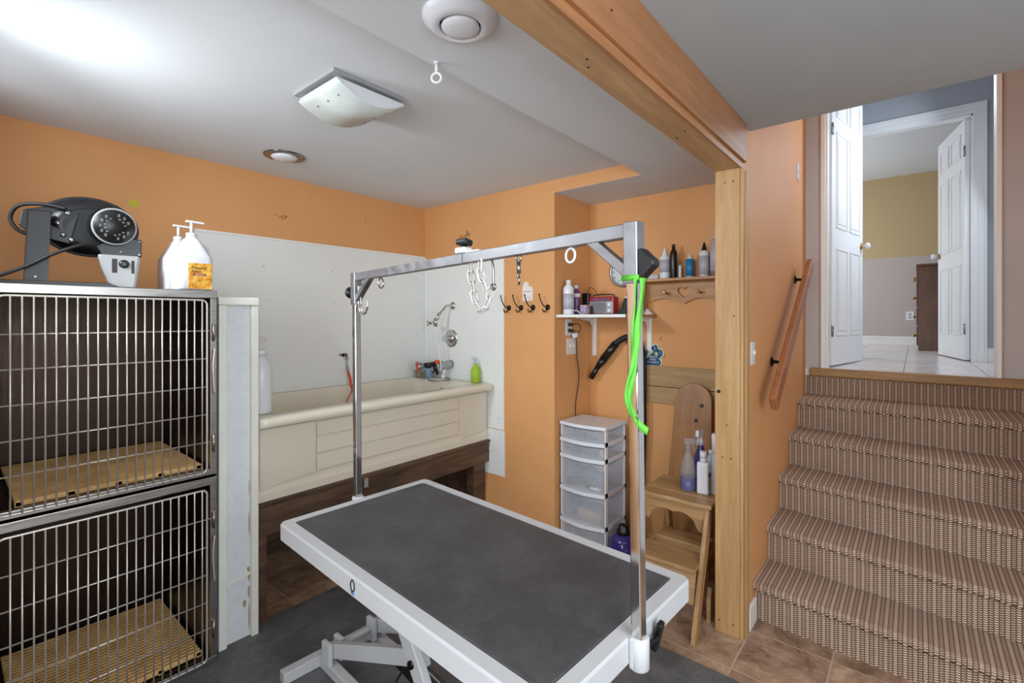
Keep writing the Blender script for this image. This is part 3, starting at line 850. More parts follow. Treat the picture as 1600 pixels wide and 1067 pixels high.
def spray(e, c, h, r, liq, body, head, liqh, face=(-1, 0, 0)):
    """trigger spray bottle standing at c"""
    x, y, z = c
    part('bottle', B().lathe([(r * .94, 0), (r, 0.006), (r, h * .42), (r * .93, h * .5), (r * .45, h * .68), (r * .36, h * .72), (r * .36, h * .76)], c), body, e)
    part('liquid', B().lathe([(r * .9, 0.003), (r * .94, 0.008), (r * .94, liqh)], c), liq, e)
    f = Vector(face).normalized()
    hb = B().lathe([(r * .40, h * .73), (r * .40, h * .80), (r * .28, h * .84)], c)
    p = Vector(c)
    hb.bar(p + f * -r * .5 + Vector((0, 0, h * .92)), p + f * r * 1.1 + Vector((0, 0, h * .95)), r * .5, h * .12, (0, 0, 1), 0.004)
    hb.bar(p + Vector((0, 0, h * .80)), p + Vector((0, 0, h * .92)), r * .5, r * .5, (1, 0, 0), 0.003)
    hb.tube([p + f * r * .6 + Vector((0, 0, h * .88)), p + f * r * .9 + Vector((0, 0, h * .80)), p + f * r * .85 + Vector((0, 0, h * .73))], r * .12, 8)
    part('spray_head', hb, head, e)
gb = thing('spray_bottle', (2.635, 2.575, 1.048), 'green spray bottle with amber liquid on the near tub corner', 'bottle')
spray(gb, (2.632, 2.572, 1.048), 0.195, 0.036, M['amberliq'], M['greenb'], M['clearb'], 0.04)
wb = thing('shampoo_bottle', (1.075, 2.60, 1.048), 'tall white jug-style bottle on the tub rim beside the partition', 'bottle')
part('bottle', B().lathe([(0.05, 0), (0.054, 0.008), (0.054, 0.20), (0.052, 0.215), (0.050, 0.235), (0.028, 0.275), (0.022, 0.285), (0.022, 0.30)], (1.072, 2.60, 1.048), sx=.95, sy=1), M['plastic_white'], wb)
part('cap', B().lathe([(0.026, 0.298), (0.026, 0.325), (0.020, 0.330)], (1.072, 2.60, 1.048)), M['plastic_white'], wb)
dl = thing('dog_lead', (1.93, YA - 0.03, 0.93), 'thin orange grooming lead hanging from a hook above the tub', 'lead')
part('hook', B().lathe([(0.010, 0), (0.012, 0.006), (0.004, 0.012)], (1.912, YA - 0.006, 1.266), (0, -1, 0)).tube([(1.912, YA - 0.01, 1.266), (1.912, YA - 0.05, 1.262), (1.912, YA - 0.06, 1.28)], 0.004).tube([(1.87, YA - 0.03, 1.27), (1.912, YA - 0.035, 1.28), (1.935, YA - 0.03, 1.262)], 0.004), M['dark_iron'], dl)
part('clip', B().tube(smooth_path([(1.912, YA - 0.045, 1.27), (1.925, YA - 0.045, 1.24), (1.92, YA - 0.045, 1.20), (1.928, YA - 0.045, 1.17)]), 0.006, 8).torus((1.92, YA - 0.045, 1.245), (0, 1, 0), 0.012, 0.003).torus((1.926, YA - 0.045, 1.165), (0, 1, 0), 0.011, 0.003), M['galv'], dl)
part('cord', B().tube(smooth_path([(1.925, YA - 0.045, 1.16), (1.93, YA - 0.06, 1.10), (1.94, YA - 0.085, 1.05), (1.93, YA - 0.09, 1.00), (1.89, YA - 0.095, 0.94), (1.91, YA - 0.10, 0.91)]), 0.004, 8).tube(smooth_path([(1.93, YA - 0.047, 1.16), (1.925, YA - 0.082, 1.06), (1.95, YA - 0.09, 0.99), (1.99, YA - 0.095, 0.94), (1.985, YA - 0.10, 0.91)]), 0.004, 8).tube(smooth_path([(1.93, YA - 0.047, 1.15), (1.94, YA - 0.062, 1.10), (1.93, YA - 0.09, 1.04)]), 0.007, 8), M['redstrap'], dl)
part('white_strap', B().tube(smooth_path([(1.94, YA - 0.03, 1.20), (1.965, YA - 0.03, 1.10), (1.985, YA - 0.075, 1.05), (1.955, YA - 0.09, 1.00), (1.985, YA - 0.095, 0.96)]), 0.005, 8), M['plastic_white'], dl, label='white strap of the lead')
single('wall_hook', B().lathe([(0.012, 0), (0.010, 0.02)], (1.285, YA - 0.006, 1.42), (0, -1, 0)).bar((1.24, YA - 0.03, 1.42), (1.33, YA - 0.03, 1.42), 0.02, 0.012, bev=0.002), M['paper'], 'tiny pale hook on the white back board beside the partition', 'hook')

# ================================================================== PARTITION END
pa = thing('partition_wall', (0.91, 2.8, 0), 'narrow off-white clad half wall between dog cages and bathtub', 'partition')
part('panel', B().box(0.845, 0.975, 2.466, 3.228, 0.0, 1.615), paint('textured_panel', (216, 221, 224), 0.6, 0.03, 30, 0.5), pa)
part('corner_trim', B().box(0.822, 0.856, 2.443, 2.49, 0, 1.60, 0.003), M['offwhite'], pa)
part('corner_trim', B().box(0.964, 0.996, 2.443, 2.49, 0, 1.60, 0.003), M['offwhite'], pa)
part('top_cap', B().box(0.818, 0.998, 2.436, 3.228, 1.60, 1.638, 0.006, 3), M['offwhite'], pa)
part('cross_trim', B().bar((0.856, 2.462, 0.290), (0.964, 2.462, 0.312), 0.010, 0.014, bev=0.002), M['offwhite'], pa)
b = B()
for (x, z, w, h) in ((0.957, 0.33, 0.006, 0.012), (0.959, 0.30, 0.004, 0.03), (0.960, 0.10, 0.003, 0.07), (0.940, 0.17, 0.008, 0.018), (0.961, 0.55, 0.0025, 0.06), (0.961, 0.72, 0.002, 0.04), (0.959, 0.22, 0.004, 0.03)):
    b.lathe([(0.001, 0.0), (1.0, 0.0003)], (x, 2.4657, z), (0, -1, 0), 12, w, h)
part('rust_stain', b, M['caulk'], pa, label='rusty stains beside the trim')

# ================================================================== DOG CAGES
KX0, KX1, KY0, KY1 = 0.10, 0.796, 2.39, 3.12
def cage(name, z0, z1, dz0, dz1, bars, label, mlabel):
    e = thing(name, ((KX0 + KX1) / 2, (KY0 + KY1) / 2, z0), label, 'dog cage')
    t = 0.006
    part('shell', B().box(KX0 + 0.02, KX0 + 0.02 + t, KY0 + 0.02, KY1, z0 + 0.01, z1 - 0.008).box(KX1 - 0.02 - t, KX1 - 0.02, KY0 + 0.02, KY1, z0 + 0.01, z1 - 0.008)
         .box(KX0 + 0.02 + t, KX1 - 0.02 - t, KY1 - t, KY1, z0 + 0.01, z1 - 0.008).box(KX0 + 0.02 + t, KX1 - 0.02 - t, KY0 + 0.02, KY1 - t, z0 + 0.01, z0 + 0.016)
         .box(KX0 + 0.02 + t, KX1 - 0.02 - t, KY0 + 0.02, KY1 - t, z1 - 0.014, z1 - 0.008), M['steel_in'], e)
    part('top_plate', B().box(KX0, KX1, KY0 + 0.001, KY1 + 0.01, z1 - 0.008, z1, 0.001), M['steel'], e)
    part('front_frame', B().box(KX0, KX0 + 0.026, KY0, KY0 + 0.03, z0, z1 - 0.008, 0.002).box(KX1 - 0.026, KX1, KY0, KY0 + 0.03, z0, z1 - 0.008, 0.002)
         .box(KX0, KX1, KY0 - 0.002, KY0 + 0.03, z1 - 0.035, z1 + 0.0, 0.003).box(KX0, KX1, KY0 - 0.002, KY0 + 0.03, z0, z0 + 0.028, 0.003), M['steel'], e)
    # wire door
    x0, x1 = KX0 + 0.022, KX1 - 0.042
    r = 0.02; yd = KY0 - 0.008
    corners = []
    for cx, cz, a in ((x1 - r, dz1 - r, 0), (x0 + r, dz1 - r, 90), (x0 + r, dz0 + r, 180), (x1 - r, dz0 + r, 270)):
        corners += [Vector((cx + r * math.cos(R(a + 90 * i / 5)), yd, cz + r * math.sin(R(a + 90 * i / 5)))) for i in range(6)]
    d = part('door', B().tube(corners, 0.0045, 8, True), M['wire'], e)
    n = 21
    xs = [0.155 + 0.029 * i for i in range(n)]
    for x in xs:
        part('upright_bar', B().cyl((x, yd - 0.003, dz0), (x, yd - 0.003, dz1), 0.0030, n=8), M['wire'], d)
    for i, z in enumerate(bars):
        ext = (0.03 if i in (0, len(bars) - 1) else 0)
        part('cross_bar', B().cyl((x0, yd + 0.002, z), (x1 + ext, yd + 0.002, z), 0.0030, n=8), M['wire'], d)
    for z in (bars[0], bars[-1]):
        part('hinge', B().box(KX1 - 0.022, KX1 - 0.006, KY0 - 0.014, KY0 + 0.0, z - 0.03, z + 0.03, 0.004).cyl((KX1 - 0.016, KY0 - 0.012, z - 0.045), (KX1 - 0.016, KY0 - 0.012, z + 0.03), 0.005, n=10), M['steel'], e)
    part('latch_rod', B().tube(smooth_path([(KX1 - 0.013, KY0 - 0.012, bars[0] - 0.08), (KX1 - 0.020, KY0 - 0.014, bars[0] - 0.16), (KX1 - 0.013, KY0 - 0.012, bars[0] - 0.28)]), 0.004, 8), M['wire'], e)
    # ribbed mat
    mx0, mx1, my0, my1, mz = 0.17, 0.755, KY0 + 0.06, KY1 - 0.03, z0 + 0.016
    mt = B()
    k = 0; y = my0
    while y < my1 - 0.014:
        mt.box(mx0, mx1, y, y + 0.0135, mz + 0.004, mz + 0.026, 0.003, 1)
        y += 0.0235; k += 1
    for i in range(5):
        x = mx0 + i * (mx1 - mx0 - 0.02) / 4
        mt.box(x, x + 0.02, my0, my1, mz + 0.0005, mz + 0.020)
    single('ribbed_cage_mat', mt, M['slat'], mlabel, 'mat')
    return e
cage('dog_cage', 0.846, 1.662, 0.862, 1.618, [1.484, 1.362, 1.238, 1.116, 0.994], 'upper stainless steel dog cage with wire door, dryer standing on it', 'tan ribbed plastic mat on the floor of the upper dog cage')
cage('dog_cage', 0.010, 0.836, 0.030, 0.786, [0.655, 0.533, 0.411, 0.289, 0.172], 'lower stainless steel dog cage with wire door, standing on the floor', 'tan ribbed plastic mat on the floor of the lower dog cage')

# jugs on the cage
def jug(c, w, mlab, label):
    x, y, z = c
    e = thing('shampoo_jug', c, label, 'jug', 'gallon pump jugs on the cage')
    b = B()
    hw = w / 2
    lv = [(hw * .94, 0.0, .025), (hw, 0.008, .025), (hw, 0.145, .025), (hw * .93, 0.158, .03), (hw * .42, 0.228, .02), (hw * .30, 0.236, .018), (hw * .30, 0.245, .018)]
    rg = [[b.bm.verts.new(p) for p in rrect(x - q, x + q, y - q, y + q, min(rr, q * .98), z + h, 4)] for q, h, rr in lv]
    for a, c2 in zip(rg, rg[1:]):
        for i in range(len(a)):
            f = b.bm.faces.new((a[i], a[(i + 1) % len(a)], c2[(i + 1) % len(a)], c2[i])); f.smooth = True
    b.bm.faces.new(rg[0]); b.bm.faces.new(rg[-1])
    part('jug', b, M['plastic_white'], e)
    p = Vector((x, y, z))
    part('pump', B().cyl(p + Vector((0, 0, 0.240)), p + Vector((0, 0, 0.256)), 0.021).cyl(p + Vector((0, 0, 0.256)), p + Vector((0, 0, 0.305)), 0.006)
         .bar(p + Vector((-0.022, 0, 0.308)), p + Vector((0.05, -0.0, 0.306)), 0.016, 0.010, bev=0.003), M['plastic_white'], e)
    part('handle', B().tube([p + Vector((hw * .55, 0, .215)), p + Vector((hw * .95, 0, .195)), p + Vector((hw * .98, 0, .165))], 0.006, 8), M['plastic_white'], e)
    if mlab:
        part('paper_label', B().box(x - 0.032, x + hw * .86, y - hw - 0.0015, y - hw + 0.001, z + 0.006, z + 0.118), M['orangelab'], e, label='orange and gold autumn label')
        yy = y - hw - 0.0018
        text('Pumpkin', e, (x + 0.008, yy, z + 0.098), 0.0165, (1, 0, 0), (0, 0, 1), M['darkink'])
        text('Spice', e, (x - 0.001, yy, z + 0.083), 0.0165, (1, 0, 0), (0, 0, 1), M['darkink'])
        part('label_band', B().box(x - 0.015, x + 0.035, yy - 0.0005, yy, z + 0.064, z + 0.073), M['red'], e)
        text('Shampoo', e, (x + 0.010, yy - 0.0008, z + 0.0685), 0.009, (1, 0, 0), (0, 0, 1), M['whiteink'])
    return e
jug((0.722, 2.475, 1.662), 0.138, True, 'white pump jug with orange autumn label, nearest the cage front corner')
jug((0.716, 2.635, 1.662), 0.138, False, 'plain white pump jug standing behind the labelled one')

# dryer
dy = thing('pet_dryer', (0.40, 2.62, 1.662), 'black stand dryer with grey nozzle standing on the dog cages', 'dryer')
f_ = Vector((0.2177, 1.296, 0)).normalized()         # away from viewer, horizontally
r_ = Vector((f_.y, -f_.x, 0))                        # to the right along the cage
dc = Vector((0.40, 2.62, 1.662))
def D(a, b_, c_=0.0):
    return dc + r_ * a + Vector((0, 0, b_)) + f_ * c_
# px*0.00268 m: centre px 160
part('base_plate', B().prism([(-0.36, 0.0), (-0.30, 0.022), (0.06, 0.020), (0.11, 0.0)], dc - f_ * 0.10, r_, (0, 0, 1), f_, 0.24), M['black'], dy, bev=0.002)
part('upright', B().prism([(-0.188, 0.02), (-0.120, 0.02), (-0.112, 0.290), (-0.176, 0.290)], dc - f_ * 0.085, r_, (0, 0, 1), f_, 0.004).prism([(-0.188, 0.02), (-0.184, 0.02), (-0.172, 0.290), (-0.176, 0.290)], dc - f_ * 0.085, r_, (0, 0, 1), f_, 0.035).prism([(-0.176, 0.286), (-0.112, 0.286), (-0.112, 0.290), (-0.176, 0.290)], dc - f_ * 0.085, r_, (0, 0, 1), f_, 0.035), M['black'], dy)
# volute housing, tilted disc
hc = D(0.0, 0.258, 0.03)
ax = (-f_ + Vector((0, 0, -0.12)) + r_ * 0.22).normalized()
part('blower_housing', B().lathe([(0.05, -0.075), (0.118, -0.07), (0.140, -0.045), (0.146, 0.0), (0.142, 0.012), (0.128, 0.022), (0.118, 0.040), (0.090, 0.050)], hc, ax, 44, 1.08, 0.80), M['black'], dy)
part('rim_seam', B().lathe([(0.150, -0.006), (0.154, -0.002), (0.154, 0.004), (0.148, 0.008)], hc, ax, 44, 1.08, 0.80), M['blacksoft'], dy)
mc = hc + ax * 0.05 + r_ * 0.055 + Vector((0, 0, 0.01))
mt_ = part('motor', B().lathe([(0.078, -0.03), (0.074, 0.0), (0.072, 0.055), (0.068, 0.062), (0.0, 0.063)], mc, ax, 36), M['black'], dy)
b = B()
up_ = (Vector((0, 0, 1)) - ax * ax.z).normalized(); sd_ = ax.cross(up_)
for k in range(14):
    a = k / 14 * 2 * math.pi
    if k in (3, 7, 11): continue
    p = mc + ax * 0.0635 + up_ * math.sin(a) * 0.048 + sd_ * math.cos(a) * 0.048
    b.bar(p - up_ * .006, p + up_ * .006, 0.008, 0.002, ax)
    p = mc + ax * 0.0635 + up_ * math.sin(a + .2) * 0.034 + sd_ * math.cos(a + .2) * 0.034
    b.bar(p - sd_ * .004, p + sd_ * .004, 0.006, 0.002, ax)
part('vent_slots', b, M['nickel'], mt_)
part('motor_rim', B().torus(mc + ax * 0.056, ax, 0.071, 0.005, 36), M['greyplas'], mt_)
part('nozzle_bracket', B().prism([(0.035, 0.142), (0.168, 0.142), (0.168, 0.214), (0.10, 0.222), (0.02, 0.175)], dc - f_ * 0.035, r_, (0, 0, 1), f_, 0.06), M['black'], dy, bev=0.003)
part('bracket_screws', B().sphere(D(0.160, 0.206, -0.037), 0.004).sphere(D(0.160, 0.150, -0.037), 0.004).sphere(D(0.098, 0.158, -0.037), 0.003).sphere(D(-0.154, 0.035, -0.087), 0.006), M['wire'], dy)
nz = part('nozzle', B().prism([(0.022, 0.141), (0.163, 0.141), (0.160, 0.110), (0.148, 0.0), (0.072, 0.0), (0.056, 0.025), (0.034, 0.090)], dc - f_ * 0.070, r_, (0, 0, 1), f_, 0.095), M['greyplas'], dy, bev=0.010, label='light grey plastic nozzle')
part('nozzle_dial', B().lathe([(0.018, 0), (0.016, 0.008), (0.008, 0.010)], D(0.108, 0.104, -0.070), -f_), M['black'], nz)
part('nozzle_decal', B().prism([(0.069, 0.066), (0.086, 0.066), (0.086, 0.124), (0.069, 0.124)], dc - f_ * 0.0712, r_, (0, 0, 1), f_, 0.002), M['darkink'], nz)
part('nozzle_decal', B().prism([(0.132, 0.066), (0.142, 0.066), (0.142, 0.120), (0.132, 0.120)], dc - f_ * 0.0712, r_, (0, 0, 1), f_, 0.002), M['darkink'], nz)
part('carry_handle', B().tube(smooth_path([D(-0.07, 0.312, -0.05), D(-0.14, 0.322, -0.04), D(-0.205, 0.310, -0.02), D(-0.230, 0.265, 0), D(-0.212, 0.222, 0), D(-0.17, 0.200, 0)], 6), 0.007, 10), M['blacksoft'], dy)
part('tilt_bracket', B().prism([(-0.205, 0.235), (-0.17, 0.200), (-0.06, 0.175), (-0.03, 0.31), (-0.12, 0.32), (-0.195, 0.295)], dc - f_ * 0.035, r_, (0, 0, 1), f_, 0.012), M['black'], dy, bev=0.003)
b = B()
for (a, c) in ((-0.065, 0.298), (-0.095, 0.255), (-0.080, 0.210), (-0.055, 0.192)):
    b.lathe([(0.010, 0), (0.008, 0.005), (0.003, 0.006)], D(a, c, -0.035), -f_, 12)
part('bracket_bolts', b, M['nickel'], dy)
part('power_cord', B().tube(smooth_path([D(0.03, 0.185, -0.06), D(-0.03, 0.165, -0.10), D(-0.11, 0.120, -0.115), D(-0.18, 0.070, -0.115), D(-0.25, 0.032, -0.11), D(-0.31, 0.010, -0.10), D(-0.34, 0.008, -0.06)], 8), 0.0065, 10), M['blacksoft'], dy)

# ================================================================== CEILING FITTINGS
fx = thing('exhaust_fan', (1.12, 1.85, 2.40), 'square white exhaust fan with a sagging cover on the ceiling', 'fan')
FX0, FX1, FY0, FY1 = 0.945, 1.275, 1.665, 1.985
part('housing_frame', B().box(FX0, FX1, FY0, FY1, 2.466, 2.48, 0.003), M['greyplas'], fx)
b = B()
n = 14
pr = []
for i in range(n + 1):
    t = i / n
    pr.append((FX0 + 0.02 + (FX1 - FX0 - 0.02) * t, 2.452 - 0.050 * math.sin(math.pi * t) ** 0.9))
b.prism(pr + [(FX1 + 0.0, 2.456), (FX0 + 0.02, 2.456)], (0, FY0 + 0.012, 0), (1, 0, 0), (0, 0, 1), (0, 1, 0), FY1 - FY0 - 0.03, True)
part('grille_body', b, M['plastic_white'], fx)
b = B()
pr2 = [(x, z - 0.007) for x, z in pr]
b.prism(pr2 + [(x, z - 0.003) for x, z in reversed(pr)], (0, FY0 + 0.004, 0), (1, 0, 0), (0, 0, 1), (0, 1, 0), FY1 - FY0 - 0.012, True)
part('cover_plate', b, paint('aged_cover_plastic', (208, 216, 212), 0.35, 0.02, 20), fx)
b = B()
for y in (1.74, 1.82, 1.90):
    for i in (2, n - 2):
        b.sphere((pr2[i][0], y, pr2[i][1] - 0.001), 0.004)
part('cover_screws', b, M['nickel'], fx)
part('inner_throat', B().box(FX0 + 0.04, FX1 - 0.04, FY0 + 0.04, FY1 - 0.04, 2.456, 2.466), M['black'], fx)
cv = thing('ceiling_vent', (0.951, 0.99, 2.36), 'round white ceiling vent with a domed centre disc beside the wood beam', 'vent')
part('outer_ring', B().lathe([(0.108, 0), (0.107, 0.006), (0.085, 0.028), (0.066, 0.034), (0.060, 0.030), (0.060, 0.004)], (0.951, 0.990, 2.396), (0, 0, -1), 48), M['plastic_white'], cv)
part('centre_disc', B().lathe([(0.0505, 0.016), (0.0545, 0.030), (0.050, 0.036), (0.030, 0.041), (0.003, 0.043)], (0.951, 0.990, 2.396), (0, 0, -1), 40), M['plastic_white'], cv)
part('throat', B().lathe([(0.0595, 0.001), (0.0595, 0.012)], (0.951, 0.990, 2.396), (0, 0, -1), 32), M['dark_iron'], cv)
cl = thing('ceiling_light', (1.284, 2.811, 2.45), 'small recessed ceiling light with a metal ring over the tub', 'light')
part('trim_ring', B().lathe([(0.112, 0), (0.110, 0.005), (0.088, 0.010), (0.076, 0.004)], (1.284, 2.800, 2.48), (0, 0, -1), 40), M['nickel'], cl)
part('bulb', B().lathe([(0.070, 0.002), (0.072, 0.010), (0.058, 0.022), (0.03, 0.028), (0.003, 0.029)], (1.284, 2.800, 2.48), (0, 0, -1), 32), M['plastic_white'], cl)
eh = thing('eye_hook', (1.067, 1.225, 2.33), 'white screw eye hanging from the soffit edge', 'hook')
part('shank', B().cyl((1.067, 1.225, 2.396), (1.067, 1.225, 2.360), 0.005).cyl((1.067, 1.225, 2.397), (1.067, 1.225, 2.390), 0.009), M['plastic_white'], eh)
part('eye', B().torus((1.067, 1.225, 2.343), (0.8, 0.6, 0), 0.016, 0.0042), M['plastic_white'], eh)

# ================================================================== WALL DECALS AND HOOKS (cartoon dogs left out)
single('wall_sticker', B().lathe([(0.022, 0), (0.022, 0.001)], (0.675, YA, 2.16), (0, -1, 0)), M['yellow'], 'round yellow-green ball sticker on the orange wall above the dryer', 'sticker')
single('wall_sticker', B().tube([(1.415, YA - 0.001, 2.225), (1.44, YA - 0.001, 2.222), (1.462, YA - 0.001, 2.212)], 0.0022, 6).torus((1.478, YA - 0.001, 2.214), (0, 1, 0), 0.011, 0.003, 14, 6).sphere((1.497, YA, 2.222), 0.010, 1, .15, 1), M['faded'], 'faded ochre squiggle sticker left of centre high on the back wall', 'sticker')
single('wall_sticker', B().tube([(2.106, YA - 0.001, 2.325), (2.11, YA - 0.001, 2.285), (2.125, YA - 0.001, 2.28)], 0.002, 6), M['faded'], 'tiny faded hook-shaped sticker high on the back wall toward the corner', 'sticker')
b = B()
for y, r0 in ((2.80, .018), (2.765, .016)):
    b.tube([(XB - 0.001, y + .01, 2.20), (XB - 0.001, y, 2.165), (XB - .001, y - r0, 2.17), (XB - .001, y - .008, 2.205)], 0.002, 6)
b.tube([(XB - .001, 2.735, 2.17), (XB - .001, 2.72, 2.235), (XB - .001, 2.695, 2.18)], 0.0025, 6).tube([(XB - .001, 2.74, 2.20), (XB - .001, 2.69, 2.205)], 0.0025, 6)
single('wall_sticker', b, M['darkink'], 'dark scribble sticker on the orange end wall above the white board', 'sticker')
for (y, z, f, a) in ((1.323, 1.398, 60, 'upper'), (1.345, 1.30, 40, 'lower left'), (1.30, 1.288, 40, 'lower right')):
    single('wall_sticker', B().tube(arc((XC - 0.001, y, z), (0, 1, 0), (0, 0, 1), 0.012, -100, 100, 8), 0.003, 6), M['faded'], {'upper': 'topmost of three faded curl stickers below the heart shelf', 'lower left': 'lower left of three faded curl stickers below the heart shelf', 'lower right': 'lower right of three faded curl stickers below the heart shelf'}[a], 'sticker')
cd = thing('paper_card', (XB - 0.003, 2.12, 1.67), 'small white cut-out card on the orange wall above the hooks', 'card')
part('card', B().prism([(-0.04, 0), (0.048, 0), (0.052, 0.08), (0.038, 0.105), (0.018, 0.10), (0.012, 0.125), (-0.006, 0.14), (-0.03, 0.13), (-0.042, 0.09)], (XB, 2.115, 1.662), (0, -1, 0), (0, 0, 1), (-1, 0, 0), 0.003), M['paper'], cd)
part('pink_line', B().box(XB - 0.0042, XB - 0.003, 2.075, 2.15, 1.728, 1.731), M['purplelab'], cd)
HL = ['leftmost dark double coat hook of four, at the white board edge', 'second dark double coat hook from the white board', 'third dark double coat hook from the white board, under the white card', 'rightmost dark double coat hook of four, nearest the alcove']
h0 = None
for i, y in enumerate((2.285, 2.170, 2.062, 1.935)):
    if h0 is None:
        h0 = thing('coat_hook', (XB, y, 1.60), HL[0], 'hook', 'coat hooks on the end wall')
        part('rosette', B().lathe([(0.020, 0), (0.018, 0.006), (0.008, 0.012)], (XB, y, 1.615), (-1, 0, 0), 20), M['dark_iron'], h0)
        part('upper_prong', B().tube(smooth_path([(XB - 0.01, y, 1.615), (XB - 0.035, y + .01, 1.625), (XB - 0.055, y + 0.02, 1.66), (XB - 0.060, y + 0.03, 1.70)]), 0.0042, 8).sphere((XB - .060, y + .03, 1.702), .006), M['dark_iron'], h0)
        part('lower_prong', B().tube(smooth_path([(XB - 0.01, y, 1.61), (XB - 0.03, y, 1.585), (XB - 0.045, y + .005, 1.585), (XB - 0.05, y + .01, 1.605)]), 0.0042, 8), M['dark_iron'], h0)
    else:
        c = copy_tree(h0, (XB, y, 1.60)); c['label'] = HL[i]

# ================================================================== ALCOVE: WHITE SHELF AND THINGS
wsf = thing('wall_shelf', (2.93, 1.62, 1.545), 'white shelf on metal brackets in the alcove', 'shelf')
part('board', B().box(2.705, 3.168, 1.362, 1.876, 1.545, 1.5645, 0.002), M['white'], wsf)
part('end_band', B().box(2.705, 3.168, 1.3595, 1.362, 1.546, 1.564), M['oldpine'], wsf, label='bare wood end of the shelf')
for y in (1.845, 1.41):
    bk = B().box(3.160, 3.17, y - 0.016, y + 0.016, 1.26 if y > 1.6 else 1.31, 1.545, 0.001).box(2.93, 3.160, y - 0.014, y + 0.014, 1.538, 1.545, 0.001)
    bk.prism([(3.160, 1.538), (3.160, 1.42), (3.145, 1.47), (3.10, 1.515), (2.98, 1.530), (2.95, 1.538)], (0, y - 0.003, 0), (1, 0, 0), (0, 0, 1), (0, 1, 0), 0.006)
    part('bracket', bk, M['white'], wsf)
SZ = 1.5647
def bottle(name, c, r, h, body, cap, label, kind='flip', lab=None, group=None, prof=None, caph=None, tip=None):
    e = thing(name, c, label, 'bottle', group)
    if prof is None:
        prof = [(r * .93, 0), (r, 0.006), (r, h * .72), (r * .9, h * .79), (r * .45, h * .87), (r * .42, h * .89)]
    part('bottle', B().lathe(prof, c), body, e)
    if kind == 'flip':
        part('cap', B().lathe([(r * .46, h * .885), (r * .46, h * .99), (r * .40, h)], c, n=20), cap, e)
    elif kind == 'cone':
        part('cap', B().lathe([(r * .62, h * .70), (r * .55, h * .78), (r * .30, h * .90), (r * .14, h * .985), (r * .08, h)], c, n=20), cap, e)
    elif kind == 'pump':
        part('cap', B().lathe([(r * .5, h * .80), (r * .5, h * .86), (r * .22, h * .88), (r * .22, h * .97), (r * .30, h * .975), (r * .30, h)], c, n=20), cap, e)
    if lab:
        z0, z1, m = lab
        part('label', B().lathe([(r * 1.012, h * z0), (r * 1.012, h * z1)], c), m, e)
    return e
G1 = 'bottles on the white alcove shelf'
bottle('shampoo_bottle', (2.765, 1.815, SZ), 0.037, 0.235, M['plastic_white'], M['plastic_white'], 'tall white bottle at the left end of the white shelf', lab=(.15, .6, M['greylab']), group=G1)
bottle('shampoo_bottle', (2.875, 1.822, SZ), 0.030, 0.205, M['purplelab'], M['plastic_white'], 'plum-coloured bottle just behind the white one on the white shelf', lab=(.60, .72, M['paper']), group=G1)
chg = thing('charger', (2.99, 1.82, SZ), 'upright black charger with a thin looped cable on the white shelf', 'charger')
part('charger_body', B().box(2.975, 3.02, 1.785, 1.84, SZ, SZ + 0.155, 0.008), M['black'], chg)
part('cable', B().tube(smooth_path([(2.99, 1.80, SZ + 0.15), (2.98, 1.78, SZ + 0.19), (2.98, 1.735, SZ + 0.175), (3.0, 1.70, SZ + 0.10), (3.03, 1.69, SZ + 0.01)], 8), 0.0022, 6), M['blacksoft'], chg)
sb = thing('small_box', (2.84, 1.735, SZ), 'tiny gold-edged box with a purple picture on the white shelf', 'box')
part('box', B().box(2.822, 2.862, 1.705, 1.760, SZ, SZ + 0.066, 0.002), M['tan'], sb)
part('picture', B().box(2.8205, 2.822, 1.711, 1.754, SZ + 0.006, SZ + 0.060).box(2.828, 2.856, 1.7035, 1.705, SZ + .006, SZ + .060), paint('lilac_print', (176, 160, 200), .5, .4, 60), sb)
single('cable_clip', B().tube(smooth_path([(2.79, 1.80, SZ + 0.018), (2.79, 1.77, SZ + 0.028), (2.80, 1.755, SZ + 0.018), (2.81, 1.75, SZ + 0.004)]), 0.0035, 8), M['plastic_white'], 'short curl of white cable at the front of the white shelf', 'cable')
rd = thing('radio', (2.93, 1.62, SZ), 'small red and silver retro radio on the white shelf', 'radio')
RX = 2.90
part('body', B().box(RX, RX + 0.075, 1.545, 1.735, SZ, SZ + 0.122, 0.010), M['red'], rd)
part('front_panel', B().box(RX - 0.005, RX + 0.002, 1.552, 1.728, SZ + 0.006, SZ + 0.090, 0.002), M['galv'], rd)
b = B()
for i in range(9):
    b.box(RX - 0.0065, RX - 0.004, 1.600, 1.718, SZ + 0.012 + i * 0.0082, SZ + 0.0155 + i * 0.0082)
part('speaker_slots', b, M['darkink'], rd)
part('dial_window', B().box(RX - 0.003, RX + 0.001, 1.575, 1.70, SZ + 0.092, SZ + 0.112, 0.001), M['purplelab'], rd)
for z in (0.066, 0.026):
    part('knob', B().lathe([(0.014, 0), (0.013, 0.010), (0.005, 0.011)], (RX - 0.005, 1.573, SZ + z), (-1, 0, 0), 20), M['plastic_white'], rd)
part('carry_handle', B().tube(smooth_path([(RX + 0.035, 1.72, SZ + 0.120), (RX + 0.035, 1.715, SZ + 0.134), (RX + 0.035, 1.64, SZ + 0.138), (RX + 0.035, 1.565, SZ + 0.134), (RX + 0.035, 1.56, SZ + 0.120)]), 0.004, 8), M['black'], rd)
ck = thing('hair_clipper', (2.93, 1.47, SZ), 'black hair clipper leaning in its charging stand on the white shelf', 'clipper')
part('stand', B().prism([(0, 0), (0.085, 0), (0.085, 0.05), (0.05, 0.055), (0.0, 0.012)], (2.90, 1.525, SZ), (0, -1, 0), (0, 0, 1), (1, 0, 0), 0.06), M['black'], ck, bev=0.003)
